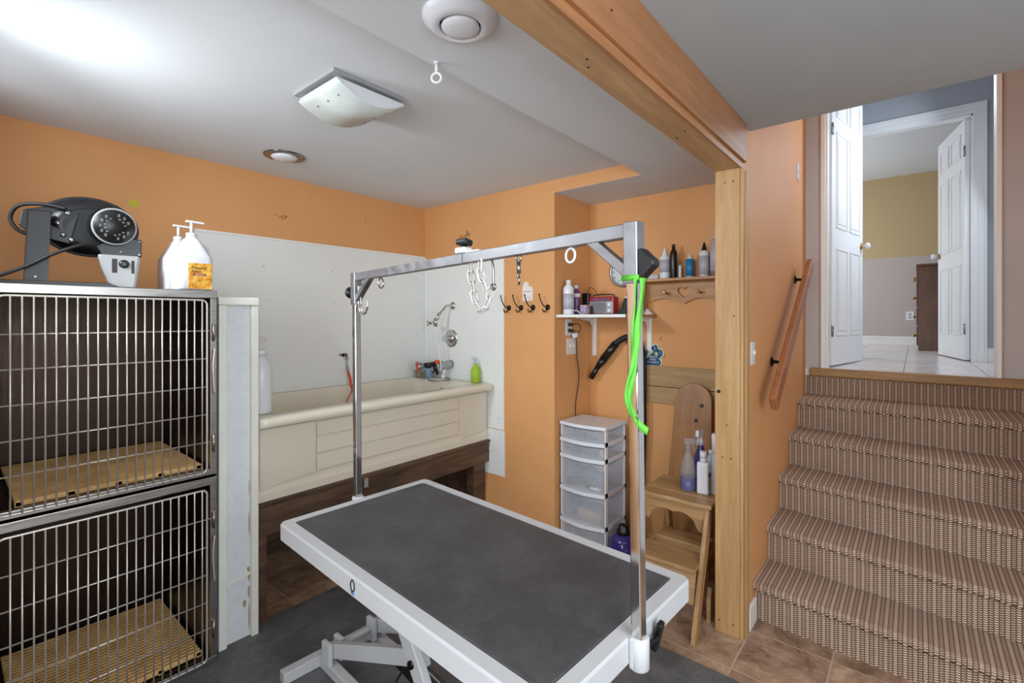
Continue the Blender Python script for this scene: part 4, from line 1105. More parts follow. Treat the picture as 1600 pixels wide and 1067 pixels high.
part('body', B().bar((2.92, 1.475, SZ + 0.04), (2.935, 1.460, SZ + 0.105), 0.038, 0.032, (1, 0, 0), 0.008), M['black'], ck)
part('blade', B().bar((2.935, 1.460, SZ + 0.105), (2.937, 1.458, SZ + 0.120), 0.034, 0.012, (1, 0, 0), 0.001), M['wire'], ck)
tin = thing('spray_can', (3.06, 1.43, SZ), 'printed spray can behind the table arm at the right of the white shelf', 'can')
part('can', B().lathe([(0.026, 0), (0.028, 0.004), (0.028, 0.155), (0.020, 0.17)], (3.07, 1.44, SZ)), M['greylab'], tin)
part('cap', B().lathe([(0.024, 0.17), (0.024, 0.20), (0.018, 0.205)], (3.07, 1.44, SZ)), M['black'], tin)
single('paper_cone', B().lathe([(0.045, 0), (0.028, 0.018), (0.010, 0.036), (0.002, 0.042)], (3.12, 1.405, SZ), n=14), M['paper'], 'small white crumpled tissue at the right end of the white shelf', 'tissue')
plg = thing('power_plug', (2.90, 1.84, 1.39), 'black cord with a white plug hanging from the alcove outlet', 'cord')
part('plug', B().box(2.842, 2.872, 1.845, 1.872, 1.482, 1.506, 0.004).box(2.845, 2.875, 1.845, 1.872, 1.440, 1.464, 0.004), M['black'], plg)
part('adapter', B().bar((2.875, 1.845, 1.415), (2.905, 1.84, 1.425), 0.03, 0.032, bev=0.004), M['plastic_white'], plg, label='white cube adapter')
part('cord', B().tube(smooth_path([(2.86, 1.85, 1.49), (2.90, 1.83, 1.50), (2.94, 1.83, 1.475), (2.92, 1.83, 1.44), (2.87, 1.845, 1.45)], 8), 0.003, 8).tube(smooth_path([(2.905, 1.845, 1.405), (2.925, 1.850, 1.33), (2.93, 1.85, 1.25), (2.955, 1.85, 1.15), (2.96, 1.86, 1.05), (2.93, 1.86, 0.95), (2.925, 1.86, 0.86), (2.93, 1.87, 0.50)], 8), 0.0035, 8), M['blacksoft'], plg)

# ================================================================== HEART SHELF
hs = thing('heart_shelf', (3.1, 1.17, 1.58), 'honey wood shelf with heart cut-out and pegs on the alcove wall', 'shelf')
HY0, HY1 = 0.93, 1.435
part('shelf_board', B().box(3.035, 3.17, HY0 - 0.03, HY1 + 0.005, 1.782, 1.800, 0.003), M['honey'], hs)
# back panel, scalloped below, with a true heart-shaped opening
def heart(n=28, s=1.0):
    pts = []
    for i in range(n):
        t = 2 * math.pi * i / n
        pts.append((s * 16 * math.sin(t) ** 3 / 16, s * (13 * math.cos(t) - 5 * math.cos(2 * t) - 2 * math.cos(3 * t) - math.cos(4 * t)) / 16))
    return pts
hy, hz, hsz = 1.165, 1.714, 0.042
outline = []
bot = []
N = 24
for i in range(N + 1):
    y = HY0 + (HY1 - HY0) * i / N
    t = (y - HY0) / (hy - HY0) if y < hy else (HY1 - y) / (HY1 - hy)
    # arcs: low at both ends (t=0) and at the cusp (t=1)
    z = 1.632 + 0.040 * math.sin(math.pi * min(1, max(0, t))) ** 0.8
    if i in (0, N): z = 1.615
    bot.append((y, z))
b = B(); bm = b.bm
outer = [bm.verts.new((3.148, y, z)) for y, z in bot] + [bm.verts.new((3.148, HY1, 1.782)), bm.verts.new((3.148, HY0, 1.782))]
inner = [bm.verts.new((3.148, hy + a * hsz, hz + c * hsz)) for a, c in heart(28)]
eo = [bm.edges.new((outer[i], outer[(i + 1) % len(outer)])) for i in range(len(outer))]
ei = [bm.edges.new((inner[i], inner[(i + 1) % len(inner)])) for i in range(len(inner))]
bmesh.ops.triangle_fill(bm, edges=eo + ei, use_beauty=True)
r = bmesh.ops.extrude_face_region(bm, geom=list(bm.faces))
bmesh.ops.translate(bm, verts=[g for g in r['geom'] if isinstance(g, bmesh.types.BMVert)], vec=(0.017, 0, 0))
part('back_panel', b, M['honey'], hs)
for y in (HY1 - 0.016, HY0 - 0.02):
    sd = [(3.168, 1.782), (3.168, 1.575), (3.150, 1.575), (3.140, 1.60), (3.125, 1.645), (3.110, 1.67), (3.112, 1.695), (3.085, 1.715), (3.06, 1.745), (3.048, 1.782)]
    part('side_bracket', B().prism(sd, (0, y, 0), (1, 0, 0), (0, 0, 1), (0, 1, 0), 0.016), M['honey'], hs, bev=0.001)
for y in (1.275, 1.055):
    part('peg', B().lathe([(0.007, 0), (0.006, 0.035), (0.011, 0.045), (0.012, 0.055), (0.006, 0.060)], (3.148, y, 1.705), (-1, 0, 0.1), 16), M['brass'] if y > 1.2 else M['honey'], hs)
HZ = 1.8003
G2 = 'bottles on the heart shelf'
bx = thing('small_carton', (3.10, 1.36, HZ), 'flat white carton lying at the left end of the heart shelf', 'box')
part('carton', B().box(3.06, 3.13, 1.305, 1.425, HZ, HZ + 0.030, 0.002), M['greylab'], bx)
bottle('squeeze_bottle', (3.09, 1.270, HZ), 0.034, 0.205, M['plastic_white'], M['plastic_white'], 'white squeeze bottle with white cone cap, leftmost on the heart shelf', 'cone', (.2, .6, M['greylab']), G2, prof=[(.032, 0), (.034, .006), (.034, .14), (.028, .150), (.018, .152)])
bottle('marker_bottle', (3.085, 1.209, HZ), 0.023, 0.222, M['black'], M['black'], 'slim black bottle second from the left on the heart shelf', 'flip', None, G2, prof=[(.021, 0), (.023, .005), (.023, .155), (.019, .178), (.0115, .186), (.0115, .2)])
bottle('small_bottle', (3.115, 1.178, HZ), 0.0115, 0.112, M['plastic_white'], M['red'], 'tiny white tube with red cap beside the black bottle', 'flip', None, G2, prof=[(.0105, 0), (.0115, .004), (.0115, .082), (.009, .086)]).__setitem__('category', 'tube')
bottle('dropper_bottle', (3.09, 1.105, HZ), 0.026, 0.150, M['plastic_white'], M['plastic_white'], 'short bottle with blue label in the middle of the heart shelf', 'cone', (.05, .78, M['bluelab']), G2, prof=[(.024, 0), (.026, .005), (.026, .118), (.018, .122)])
bottle('squeeze_bottle', (3.09, 1.015, HZ), 0.030, 0.218, M['plastic_white'], M['black'], 'white bottle with a black pointed tip on the heart shelf', 'cone', (.05, .60, M['greylab']), G2, prof=[(.028, 0), (.030, .005), (.030, .152), (.024, .160), (.018, .164)])
bottle('pump_bottle', (3.09, 0.945, HZ), 0.032, 0.285, M['clearb'], M['plastic_white'], 'clear pump bottle rightmost on the heart shelf by the post', 'pump', (.1, .72, M['greylab']), G2)

# clock behind the arm
ckk = thing('wall_clock', (XC - 0.02, 1.50, 1.80), 'round silver wall clock half hidden behind the table arm', 'clock')
cy_, cz_ = 1.605, 1.870
part('rim', B().torus((XC - 0.018, cy_, cz_), (1, 0, 0), 0.098, 0.010, 40), M['galv'], ckk)
part('face', B().cyl((XC - 0.001, cy_, cz_), (XC - 0.014, cy_, cz_), 0.098, n=40), paint('clock_face', (200, 206, 212), .5, .01), ckk)
for hh in range(12):
    a = R(90 - 30 * (hh + 1))
    text(str(hh + 1), ckk, (XC - 0.0148, cy_ - math.cos(a) * 0.078, cz_ + math.sin(a) * 0.078), 0.026, (0, -1, 0), (0, 0, 1), M['darkink'], 0.0003, 'numeral')
part('hand', B().bar((XC - 0.017, cy_, cz_), (XC - 0.017, cy_ - 0.045, cz_ - 0.02), 0.005, 0.002, (1, 0, 0)), M['black'], ckk)
part('hand', B().bar((XC - 0.019, cy_, cz_), (XC - 0.019, cy_ - 0.02, cz_ + 0.065), 0.004, 0.002, (1, 0, 0)), M['black'], ckk)

# paw sign
ps = thing('paw_sign', (XC - 0.01, 1.40, 1.2), 'navy paw-shaped sign about agility dogs tucked behind the raw board', 'sign')
pc = (1.385, 1.285)
def ell(cy, cz, ry, rz, tilt=0, n=28):
    o = []
    for i in range(n):
        t = 2 * math.pi * i / n
        a, c = ry * math.cos(t), rz * math.sin(t)
        o.append((cy + a * math.cos(tilt) - c * math.sin(tilt), cz + a * math.sin(tilt) + c * math.cos(tilt)))
    return o
toes = [(-0.056, 0.012, .018, .024, .15), (-0.024, 0.047, .0185, .026, .05), (0.018, 0.047, .0185, .026, -.05), (0.052, 0.014, .0185, .027, -.2)]
pad = [(-.048, -.07), (-.058, -.048), (-.050, -.030), (-.028, -.010), (-.010, .014), (.0, .018), (.010, .014), (.028, -.010), (.052, -.030), (.060, -.048), (.052, -.07)]
b = B()
for (a, c, ry, rz, t) in toes:
    b.prism(ell(a, c, ry + .0075, rz + .0075, t), (XC - 0.0015, pc[0], pc[1]), (0, -1, 0), (0, 0, 1), (-1, 0, 0), 0.006)
b.prism([(p[0] * 1.13, p[1] * 1.0 + (.009 if p[1] > -.06 else -.004)) for p in pad], (XC - 0.0015, pc[0], pc[1]), (0, -1, 0), (0, 0, 1), (-1, 0, 0), 0.006)
part('edge_shape', b, M['cream'], ps)
b = B()
for (a, c, ry, rz, t) in toes:
    b.prism(ell(a, c, ry, rz, t), (XC - 0.0072, pc[0], pc[1]), (0, -1, 0), (0, 0, 1), (-1, 0, 0), 0.0015)
b.prism(pad, (XC - 0.0072, pc[0], pc[1]), (0, -1, 0), (0, 0, 1), (-1, 0, 0), 0.0015)
part('paw_pads', b, M['navy'], ps)
for s_, (a, c) in zip(('a', 'I', 'L', 'r'), ((-.056, .012), (-.024, .047), (.018, .047), (.050, .022))):
    text(s_, ps, (XC - 0.009, pc[0] - a, pc[1] + c), 0.022, (0, -1, 0), (0, 0, 1), M['whiteink'])
text('AGILITY', ps, (XC - 0.009, pc[0], pc[1] - 0.013), 0.0155, (0, -1, 0), (0, 0, 1), M['whiteink'])
text('DOGS', ps, (XC - 0.009, pc[0], pc[1] - 0.030), 0.0165, (0, -1, 0), (0, 0, 1), M['whiteink'])
text('GET OVER IT', ps, (XC - 0.009, pc[0], pc[1] - 0.049), 0.0150, (0, -1, 0), (0, 0, 1), M['whiteink'])

single('raw_board', B().box(XC - 0.028, XC - 0.009, 0.80, 1.452, 1.078, 1.213, 0.002), M['rawwood'], 'wide knotty raw board fixed on the alcove wall below the paw sign', 'board')
single('raw_board', B().box(XC - 0.030, XC - 0.001, 0.80, 1.452, 0.966, 1.074, 0.002), M['rawwood'], 'narrower raw board directly under the wide knotty one', 'board')
# leaning plank
bp = B()
pl = [(0.135, 0.0), (-0.135, 0.0), (-0.118, 0.90)]
for i in range(13):
    a = R(180 - 15 * i)
    pl.append((0.112 * math.cos(a) if True else 0, 1.03 + 0.105 * math.sin(a)))
pl += [(0.118, 0.90)]
pl = [(0.150, 0), (-0.150, 0)] + pl[2:]
up = Vector((0.17, 0, 1.0)).normalized()
bp.prism(pl, (2.915, 1.075, 0.002), (0, -1, 0), up, Vector((-up.z, 0, up.x)), 0.022)
plk = thing('leaning_plank', (2.9, 1.07, 0), 'round-topped knotty wooden plank leaning on the alcove wall behind the stool', 'plank')
part('plank', bp, M['plankwood'], plk, bev=0.003)
for (y, h) in ((1.02, 1.0), (1.05, 0.905)):
    b = B()
    p = Vector((2.915, y, 0.002)) + up * h + Vector((-up.z, 0, up.x)) * 0.0225
    b.lathe([(0.013, 0), (0.012, 0.001)], p, Vector((-up.z, 0, up.x)), 16)
    part('dark_knot', b, M['dark_iron'], plk)

# vacuum hose + vacuum
hsx = thing('dryer_hose', (3.11, 1.6, 0.4), 'black ribbed dryer hose hung over a hook with its nozzle pointing down left', 'hose')
hp = smooth_path([(3.10, 1.715, 1.265), (3.11, 1.67, 1.325), (3.115, 1.62, 1.375), (3.12, 1.555, 1.405), (3.12, 1.485, 1.385), (3.115, 1.440, 1.31), (3.105, 1.428, 1.20), (3.10, 1.425, 1.0), (3.10, 1.424, 0.75), (3.11, 1.442, 0.5), (3.08, 1.44, 0.25), (3.03, 1.44, 0.14)], 14)
L = len(hp)
part('corrugated_tube', B().tube(hp, 0.021, 14, False, lambda t: 0.0205 + (0.0022 if int(round(t * (L - 1))) % 2 else -0.001)), M['blacksoft'], hsx)
part('nozzle', B().cyl((3.11, 1.64, 1.358), (3.10, 1.73, 1.245), 0.027, 0.030).cyl((3.10, 1.73, 1.245), (3.095, 1.775, 1.185), 0.030, 0.022).cyl((3.095, 1.775, 1.185), (3.09, 1.83, 1.10), 0.018, 0.022), M['black'], hsx)
part('wall_peg', B().cyl((XC - 0.006, 1.56, 1.365), (3.09, 1.56, 1.372), 0.006), M['nickel'], hsx)
vc = thing('blower_motor', (2.78, 1.412, 0), 'shiny purple and black dog blower on the floor between drawers and stool', 'blower')
part('body', B().lathe([(0.065, 0.018), (0.082, 0.04), (0.087, 0.09), (0.078, 0.145), (0.05, 0.175), (0.02, 0.182)], (2.78, 1.412, 0), n=32), M['purple'], vc)
part('neck', B().lathe([(0.042, 0.176), (0.042, 0.205), (0.030, 0.215), (0.032, 0.232), (0.010, 0.24)], (2.78, 1.412, 0), n=24), M['black'], vc)
part('base_ring', B().lathe([(0.078, 0), (0.080, 0.018), (0.074, 0.026)], (2.78, 1.412, 0), n=28), M['black'], vc)

# ================================================================== DRAWER TOWER
tw = thing('drawer_tower', (2.86, 1.685, 0), 'white plastic tower with clear bow-front drawers standing in the alcove', 'drawers')
X0, X1, Y0, Y1 = 2.715, 3.015, 1.512, 1.858
fr = B()
for (x, y) in ((X0 + 0.02, Y0), (X1 - 0.02, Y0), (X0 + 0.02, Y1 - 0.012), (X1 - 0.02, Y1 - 0.012)):
    fr.box(x, x + 0.028 if x < 2.8 else x + 0.02, y, y + 0.012, 0.01, 0.815)
lev = [0.0, 0.170, 0.385, 0.605, 0.712, 0.82]
for z in lev[:-1]:
    fr.box(X0 + 0.02, X1, Y0, Y0 + 0.010, z + 0.0, z + 0.028).box(X0 + 0.02, X1, Y1 - 0.010, Y1, z, z + 0.028)
fr.box(X1 - 0.006, X1, Y0, Y1, 0.01, 0.815)
part('frame', fr, M['tower'], tw)
def bow(x0, x1, y0, y1, d, n=10):
    """outline with the front (x0) bowed toward -X by d"""
    pts = [(x1, y0), (x1, y1)]
    for i in range(n + 1):
        t = i / n
        pts.append((x0 - d * math.sin(math.pi * t), y1 + (y0 - y1) * t))
    return pts
part('top', B().prism(bow(X0 + 0.01, X1 + 0.002, Y0 - 0.004, Y1 + 0.004, 0.028), (0, 0, 0.818), (1, 0, 0), (0, 1, 0), (0, 0, 1), 0.022), M['plastic_white'], tw, bev=0.003)
for i, (za, zb) in enumerate(zip(lev[:-1], lev[1:])):
    dd = B()
    # bowed clear front, thin sides and floor
    fo = bow(X0 + 0.012, X0 + 0.020, Y0 + 0.014, Y1 - 0.014, 0.026)
    dd.prism(fo, (0, 0, za + 0.024), (1, 0, 0), (0, 1, 0), (0, 0, 1), zb - za - 0.036)
    dd.box(X0 + 0.03, X1 - 0.02, Y0 + 0.014, Y0 + 0.016, za + 0.024, zb - 0.022).box(X0 + 0.03, X1 - 0.02, Y1 - 0.016, Y1 - 0.014, za + 0.024, zb - 0.022)
    dd.box(X0 + 0.02, X1 - 0.02, Y0 + 0.014, Y1 - 0.014, za + 0.020, za + 0.023)
    dw = part('drawer', dd, M['clearp'], tw, label='cloudy see-through drawer')
    if i > 0:
        part('drawer_lip', B().prism(bow(X0 + 0.006, X0 + 0.03, Y0 + 0.002, Y1 - 0.002, 0.030), (0, 0, za - 0.002), (1, 0, 0), (0, 1, 0), (0, 0, 1), 0.024), M['plastic_white'], dw)
    hz_ = zb - 0.035
    part('drawer_pull', B().prism([(-0.045, 0.012), (0.045, 0.012), (0.045, 0.004), (0.038, -0.008), (-0.038, -0.008), (-0.045, 0.004)], (X0 - 0.024, (Y0 + Y1) / 2, hz_), (0, 1, 0), (0, 0, 1), (1, 0, 0), 0.014), M['clearb'], dw)
# things inside the drawers
ci = 0
def content(name, b, m, label, cat): single(name, b, m, label, cat)
content('black_comb', B().bar((2.76, 1.60, 0.745), (2.80, 1.74, 0.752), 0.03, 0.014, bev=0.004).bar((2.75, 1.66, 0.742), (2.79, 1.78, 0.742), 0.02, 0.01, bev=.003), M['slate'], 'dark combs seen through the top clear drawer', 'comb')
content('brush_case', B().box(2.76, 2.84, 1.60, 1.70, 0.636, 0.668, 0.005).bar((2.78, 1.72, 0.645), (2.79, 1.83, 0.645), 0.025, 0.015, bev=.004), M['slate'], 'dark brush case seen through the second clear drawer', 'case')
content('yellow_tube', B().cyl((2.76, 1.555, 0.636), (2.76, 1.555, 0.684), 0.013), M['yellow'], 'small yellow tube at the front of the second drawer', 'tube')
content('hair_clipper', B().bar((2.76, 1.82, 0.43), (2.79, 1.68, 0.452), 0.05, 0.045, bev=0.015).bar((2.80, 1.70, 0.42), (2.77, 1.62, 0.425), 0.04, 0.03, bev=.01), M['black'], 'black clippers in the third drawer from the top', 'clipper')
content('plastic_bag', B().sphere((2.84, 1.70, 0.48), 0.05, 1.1, 1.7, 1.2).sphere((2.84, 1.60, 0.46), 0.04, 1.2, 1, 1.3), M['slate'], 'dark plastic bag bundle in the third drawer from the top', 'bag')
content('cable_coil', B().torus((2.76, 1.60, 0.422), (0.3, 0, 1), 0.03, 0.008), M['paper'], 'pale coil lying at the front of the third drawer', 'cable')
content('food_packet', B().bar((2.77, 1.74, 0.245), (2.77, 1.57, 0.225), 0.06, 0.07, bev=0.02), M['tan'], 'tan packet in the fourth drawer from the top', 'packet')
content('blue_packet', B().sphere((2.83, 1.78, 0.27), 0.055, 1, .7, 1.3).sphere((2.85, 1.66, 0.25), 0.05, 1, 1.5, .9), M['slate'], 'blue packet in the fourth drawer from the top', 'packet')

# ================================================================== STEP STOOL
so = thing('step_stool', (2.5, 0.97, 0), 'old wooden folding step stool with scalloped seat beside the post', 'stool')
SY0, SY1 = 0.790, 1.155
def wavy(x0, x1, y0, y1, amp, n=18):
    pts = [(x1, y0), (x1, y1)]
    for i in range(n + 1):
        t = i / n
        pts.append((x0 + amp * math.cos(t * 4 * math.pi), y1 + (y0 - y1) * t))
    return pts
part('seat', B().prism(wavy(2.462, 2.56, SY0 - 0.012, SY1 + 0.004, 0.006), (0, 0, 0.582), (1, 0, 0), (0, 1, 0), (0, 0, 1), 0.020), M['oldpine'], so, bev=0.003)
part('seat_rear_board', B().box(2.563, 2.80, SY0 - 0.012, SY1 + 0.004, 0.582, 0.602, 0.003), M['oldpine'], so)
def leg(yc, xt, xb, w=0.055, t=0.02, zt=0.582, zb=0.0):
    b = B()
    b.prism([(xt, zt), (xt + w, zt), (xb + w * .8, zb), (xb, zb)], (0, yc - t / 2, 0), (1, 0, 0), (0, 0, 1), (0, 1, 0), t)
    return b
part('leg', leg(SY0 + 0.012, 2.488, 2.275, 0.07), M['oldpine_z'], so, bev=0.002)
part('leg', leg(SY1 - 0.016, 2.488, 2.275, 0.07), M['oldpine_z'], so, bev=0.002)
part('leg', leg(SY0 + 0.038, 2.70, 2.82, 0.06), M['oldpine_z'], so, bev=0.002)
part('leg', leg(SY1 - 0.042, 2.70, 2.82, 0.06), M['oldpine_z'], so, bev=0.002)
# arched front apron
ap = [(SY0 + 0.004, 0.582), (SY1 - 0.006, 0.582), (SY1 - 0.006, 0.46)]
ya, yb = SY1 - 0.045, SY0 + 0.055
ap += [(ya, 0.455)]
for i in range(13):
    t = i / 12
    y = ya + (yb - ya) * t
    z = 0.455 + 0.085 * (math.sin(math.pi * t) ** 0.45) - 0.018 * math.exp(-((t - .5) / .12) ** 2)
    ap.append((y, z))
ap += [(SY0 + 0.004, 0.445)]
ap2 = ap
part('front_apron', B().prism(ap2, (2.480, 0, 0), (0, 1, 0), (0, 0, 1), Vector((1, 0, 0)), 0.016), M['oldpine'], so, bev=0.001)
part('lower_step', B().box(2.325, 2.505, SY0 + 0.02, SY1 - 0.025, 0.310, 0.328, 0.003), M['oldpine'], so)
part('rear_step', B().box(2.56, 2.70, SY0 + 0.045, SY1 - 0.05, 0.325, 0.343, 0.003).box(2.56, 2.575, SY0 + .045, SY1 - .05, .285, .325, .002), M['oldpine'], so)
part('lower_riser', B().prism([(2.345, 0.310), (2.363, 0.310), (2.325, 0.17), (2.307, 0.17)], (0, SY0 + 0.022, 0), (1, 0, 0), (0, 0, 1), (0, 1, 0), SY1 - SY0 - 0.045), M['oldpine'], so)
part('side_brace', B().bar((2.42, SY1 - 0.030, 0.28), (2.76, SY1 - 0.055, 0.30), 0.016, 0.035), M['oldpine'], so)
part('side_brace', B().bar((2.42, SY0 + 0.03, 0.28), (2.76, SY0 + 0.055, 0.30), 0.016, 0.035), M['oldpine'], so)
SQ = 0.6025
pb = thing('spray_bottle', (2.64, 0.955, SQ), 'clear spray bottle with purple liquid on the wooden stool', 'bottle')
spray(pb, (2.63, 0.950, SQ), 0.285, 0.041, M['purpleliq'], M['clearb'], M['clearb'], 0.070, (-0.2, -1, 0))
pc2 = thing('spray_bottle', (2.74, 0.91, SQ), 'purple bottle with a white trigger head behind the clear one on the stool', 'bottle')
spray(pc2, (2.745, 0.92, SQ), 0.31, 0.038, M['purplelab'], M['purple'], M['plastic_white'], 0.05, (-1, .2, 0))
bw = thing('lotion_bottle', (2.625, 0.872, SQ), 'flat white bottle with black and tan label at the stool front', 'bottle')
part('bottle', B().box(2.60, 2.655, 0.835, 0.895, SQ, SQ + 0.170, 0.010, 3).cyl((2.628, 0.868, SQ + 0.168), (2.628, 0.868, SQ + 0.19), 0.016), M['plastic_white'], bw)
part('cap', B().cyl((2.628, 0.868, SQ + 0.19), (2.628, 0.868, SQ + 0.225), 0.018, 0.017), M['plastic_white'], bw)
part('label', B().box(2.605, 2.650, 0.8335, 0.8345, SQ + 0.02, SQ + 0.095), M['tan'], bw)
part('label_band', B().box(2.605, 2.650, 0.8333, 0.8344, SQ + 0.095, SQ + 0.115), M['darkink'], bw)
bottle('shampoo_bottle', (2.715, 0.855, SQ), 0.028, 0.215, M['plastic_white'], M['plastic_white'], 'white bottle in the second row on the stool, left of the tallest', 'flip')
tall = thing('shampoo_bottle', (2.66, 0.80, SQ), 'tallest white bottle on the stool, half behind the bare wood post', 'bottle')
part('bottle', B().lathe([(0.026, 0), (0.028, 0.006), (0.028, 0.20), (0.022, 0.215)], (2.665, 0.812, SQ)), M['greylab'], tall)
part('cap', B().lathe([(0.024, 0.215), (0.024, 0.315), (0.018, 0.322)], (2.665, 0.812, SQ)), M['plastic_white'], tall)
single('wood_offcut', B().prism([(0, 0), (0.06, 0), (0.07, 0.05), (0.055, 0.12), (0.02, 0.17), (0.0, 0.10)], (2.50, 0.79, 0.0), (1, 0, 0), (0, 0, 1), (0, 1, 0), 0.02), M['oldpine'], 'small curved wood offcut on the tiles behind the post', 'wood')

# ================================================================== FLOOR MATS
single('rubber_floor_mat', B().box(0.0, 2.165, -0.6, 2.53, 0.0005, 0.009, 0.002), M['floormat'], 'large black rubber mat on the tiles under the grooming table', 'mat')

# ================================================================== GROOMING TABLE
TA = R(-3)
gt = thing('grooming_table', (1.025, 1.067, 0.009), 'white framed electric grooming table with black rubber top and overhead arm', 'grooming table', rz=TA)
T2W = wm(gt)
TZt = 0.84 - 0.009
HX, HY_ = 0.31, 0.59
def rr2(hx, hy, r, z): return rrect(-hx, hx, -hy, hy, r, z, 5)
b = B()
rg = [[b.bm.verts.new(p) for p in L] for L in (rr2(HX, HY_, 0.022, TZt - 0.055), rr2(HX, HY_, 0.022, TZt - 0.006), rr2(HX - 0.004, HY_ - 0.004, 0.020, TZt), rr2(HX - 0.038, HY_ - 0.038, 0.008, TZt), rr2(HX - 0.038, HY_ - 0.038, 0.008, TZt - 0.03), rr2(HX - 0.036, HY_ - 0.036, 0.008, TZt - 0.055))]
for a, c in zip(rg, rg[1:] + rg[:1]):
    for i in range(len(a)):
        b.bm.faces.new((a[i], a[(i + 1) % len(a)], c[(i + 1) % len(a)], c[i]))
part('top_frame', b, M['table_white'], gt, world=False)
b = B()
rg = [[b.bm.verts.new(p) for p in L] for L in (rr2(HX - 0.039, HY_ - 0.039, 0.008, TZt - 0.03), rr2(HX - 0.0405, HY_ - 0.0405, 0.010, TZt - 0.001), rr2(HX - 0.044, HY_ - 0.044, 0.012, TZt + 0.0008))]
for a, c in zip(rg, rg[1:]):
    for i in range(len(a)):
        b.bm.faces.new((a[i], a[(i + 1) % len(a)], c[(i + 1) % len(a)], c[i]))
b.bm.faces.new(rg[0]); b.bm.faces.new(rg[-1])
part('rubber_top', b, M['tabmat'], gt, world=False)
# emblem on the side apron facing -X (a dark ring with a small blue tail)
em = B().torus((-HX - 0.0006, 0.085, TZt - 0.026), (1, 0, 0), 0.012, 0.0022, 24, 6, 0.85, 1.25)
part('emblem', em, M['darkink'], gt, world=False)
part('emblem_tail', B().bar((-HX - 0.0006, 0.085, TZt - 0.040), (-HX - 0.0006, 0.078, TZt - 0.050), 0.004, 0.0015, (1, 0, 0)).bar((-HX - 0.0006, 0.094, TZt - 0.046), (-HX - 0.0006, 0.086, TZt - 0.048), 0.004, 0.0015, (1, 0, 0)), M['bluelab'], gt, world=False)
# clamp sleeves for the arm
for s_ in (1, -1):
    y = s_ * (HY_ + 0.014)
    sl = part('clamp_sleeve', B().lathe([(0.019, 0), (0.022, 0.003), (0.022, 0.068), (0.019, 0.072)], (-0.005, y, TZt - 0.068), n=24).box(-0.027, 0.017, min(s_ * HY_, y), max(s_ * HY_, y), TZt - 0.066, TZt + 0.002, 0.004), M['table_white'], gt, world=False)
part('clamp_lever', B().cyl((0.015, -HY_ - 0.014, TZt - 0.040), (0.085, -HY_ - 0.014, TZt - 0.040), 0.006, n=12).bar((0.088, -HY_ - 0.020, TZt - 0.010), (0.096, -HY_ + 0.0, TZt - 0.085), 0.014, 0.022, (1, 0, 0), 0.004), M['black'], gt, world=False)
# base and scissor lift, world coordinates
part('base_end_bar', B().bar((0.92, 2.03, 0.034), (1.46, 2.00, 0.034), 0.045, 0.048, bev=0.004), M['table_white'], gt)
for x in (1.09, 1.33):
    part('base_rail', B().bar((x, 2.0, 0.034), (x - 0.07, 0.55, 0.034), 0.04, 0.045, bev=0.004), M['table_white'], gt)
part('base_end_bar', B().bar((0.82, 0.56, 0.034), (1.45, 0.52, 0.034), 0.045, 0.048, bev=0.004), M['table_white'], gt)
for x in (1.095, 1.315):
    part('lift_arm', B().bar((x, 1.93, 0.105), (x, 1.33, 0.345), 0.030, 0.060, bev=0.004, ext=0.02), M['table_white'], gt)
    part('lift_arm', B().bar((x - 0.035, 1.60, 0.77), (x - 0.035, 1.15, 0.085), 0.030, 0.062, bev=0.004), M['table_white'], gt)
    part('pivot_bolt', B().cyl((x - 0.058, 1.33, 0.345), (x + 0.02, 1.33, 0.345), 0.014), M['dark_iron'], gt)
    part('arm_mount', B().box(x - 0.038, x - 0.018, 1.90, 1.96, 0.057, 0.150, 0.003).box(x + 0.018, x + 0.038, 1.90, 1.96, 0.057, 0.150, 0.003), M['table_white'], gt)
part('cross_tube', B().cyl((1.06, 1.93, 0.105), (1.36, 1.93, 0.105), 0.014), M['table_white'], gt)
part('cross_tube', B().cyl((1.06, 1.33, 0.345), (1.34, 1.33, 0.345), 0.014), M['table_white'], gt)
part('actuator', B().cyl((1.20, 1.25, 0.10), (1.20, 1.60, 0.16), 0.035, 0.03).box(1.16, 1.24, 1.12, 1.26, 0.06, 0.17, 0.01), M['black'], gt)
part('power_cable', B().tube(smooth_path([(1.20, 1.30, 0.18), (1.14, 1.42, 0.26), (1.10, 1.50, 0.16), (1.05, 1.48, 0.04), (1.0, 1.35, 0.014), (0.9, 1.2, 0.014)], 8), 0.005, 8), M['blacksoft'], gt)
part('control_pedal', B().box(0.86, 1.0, 1.42, 1.55, 0.011, 0.05, 0.01), M['black'], gt)

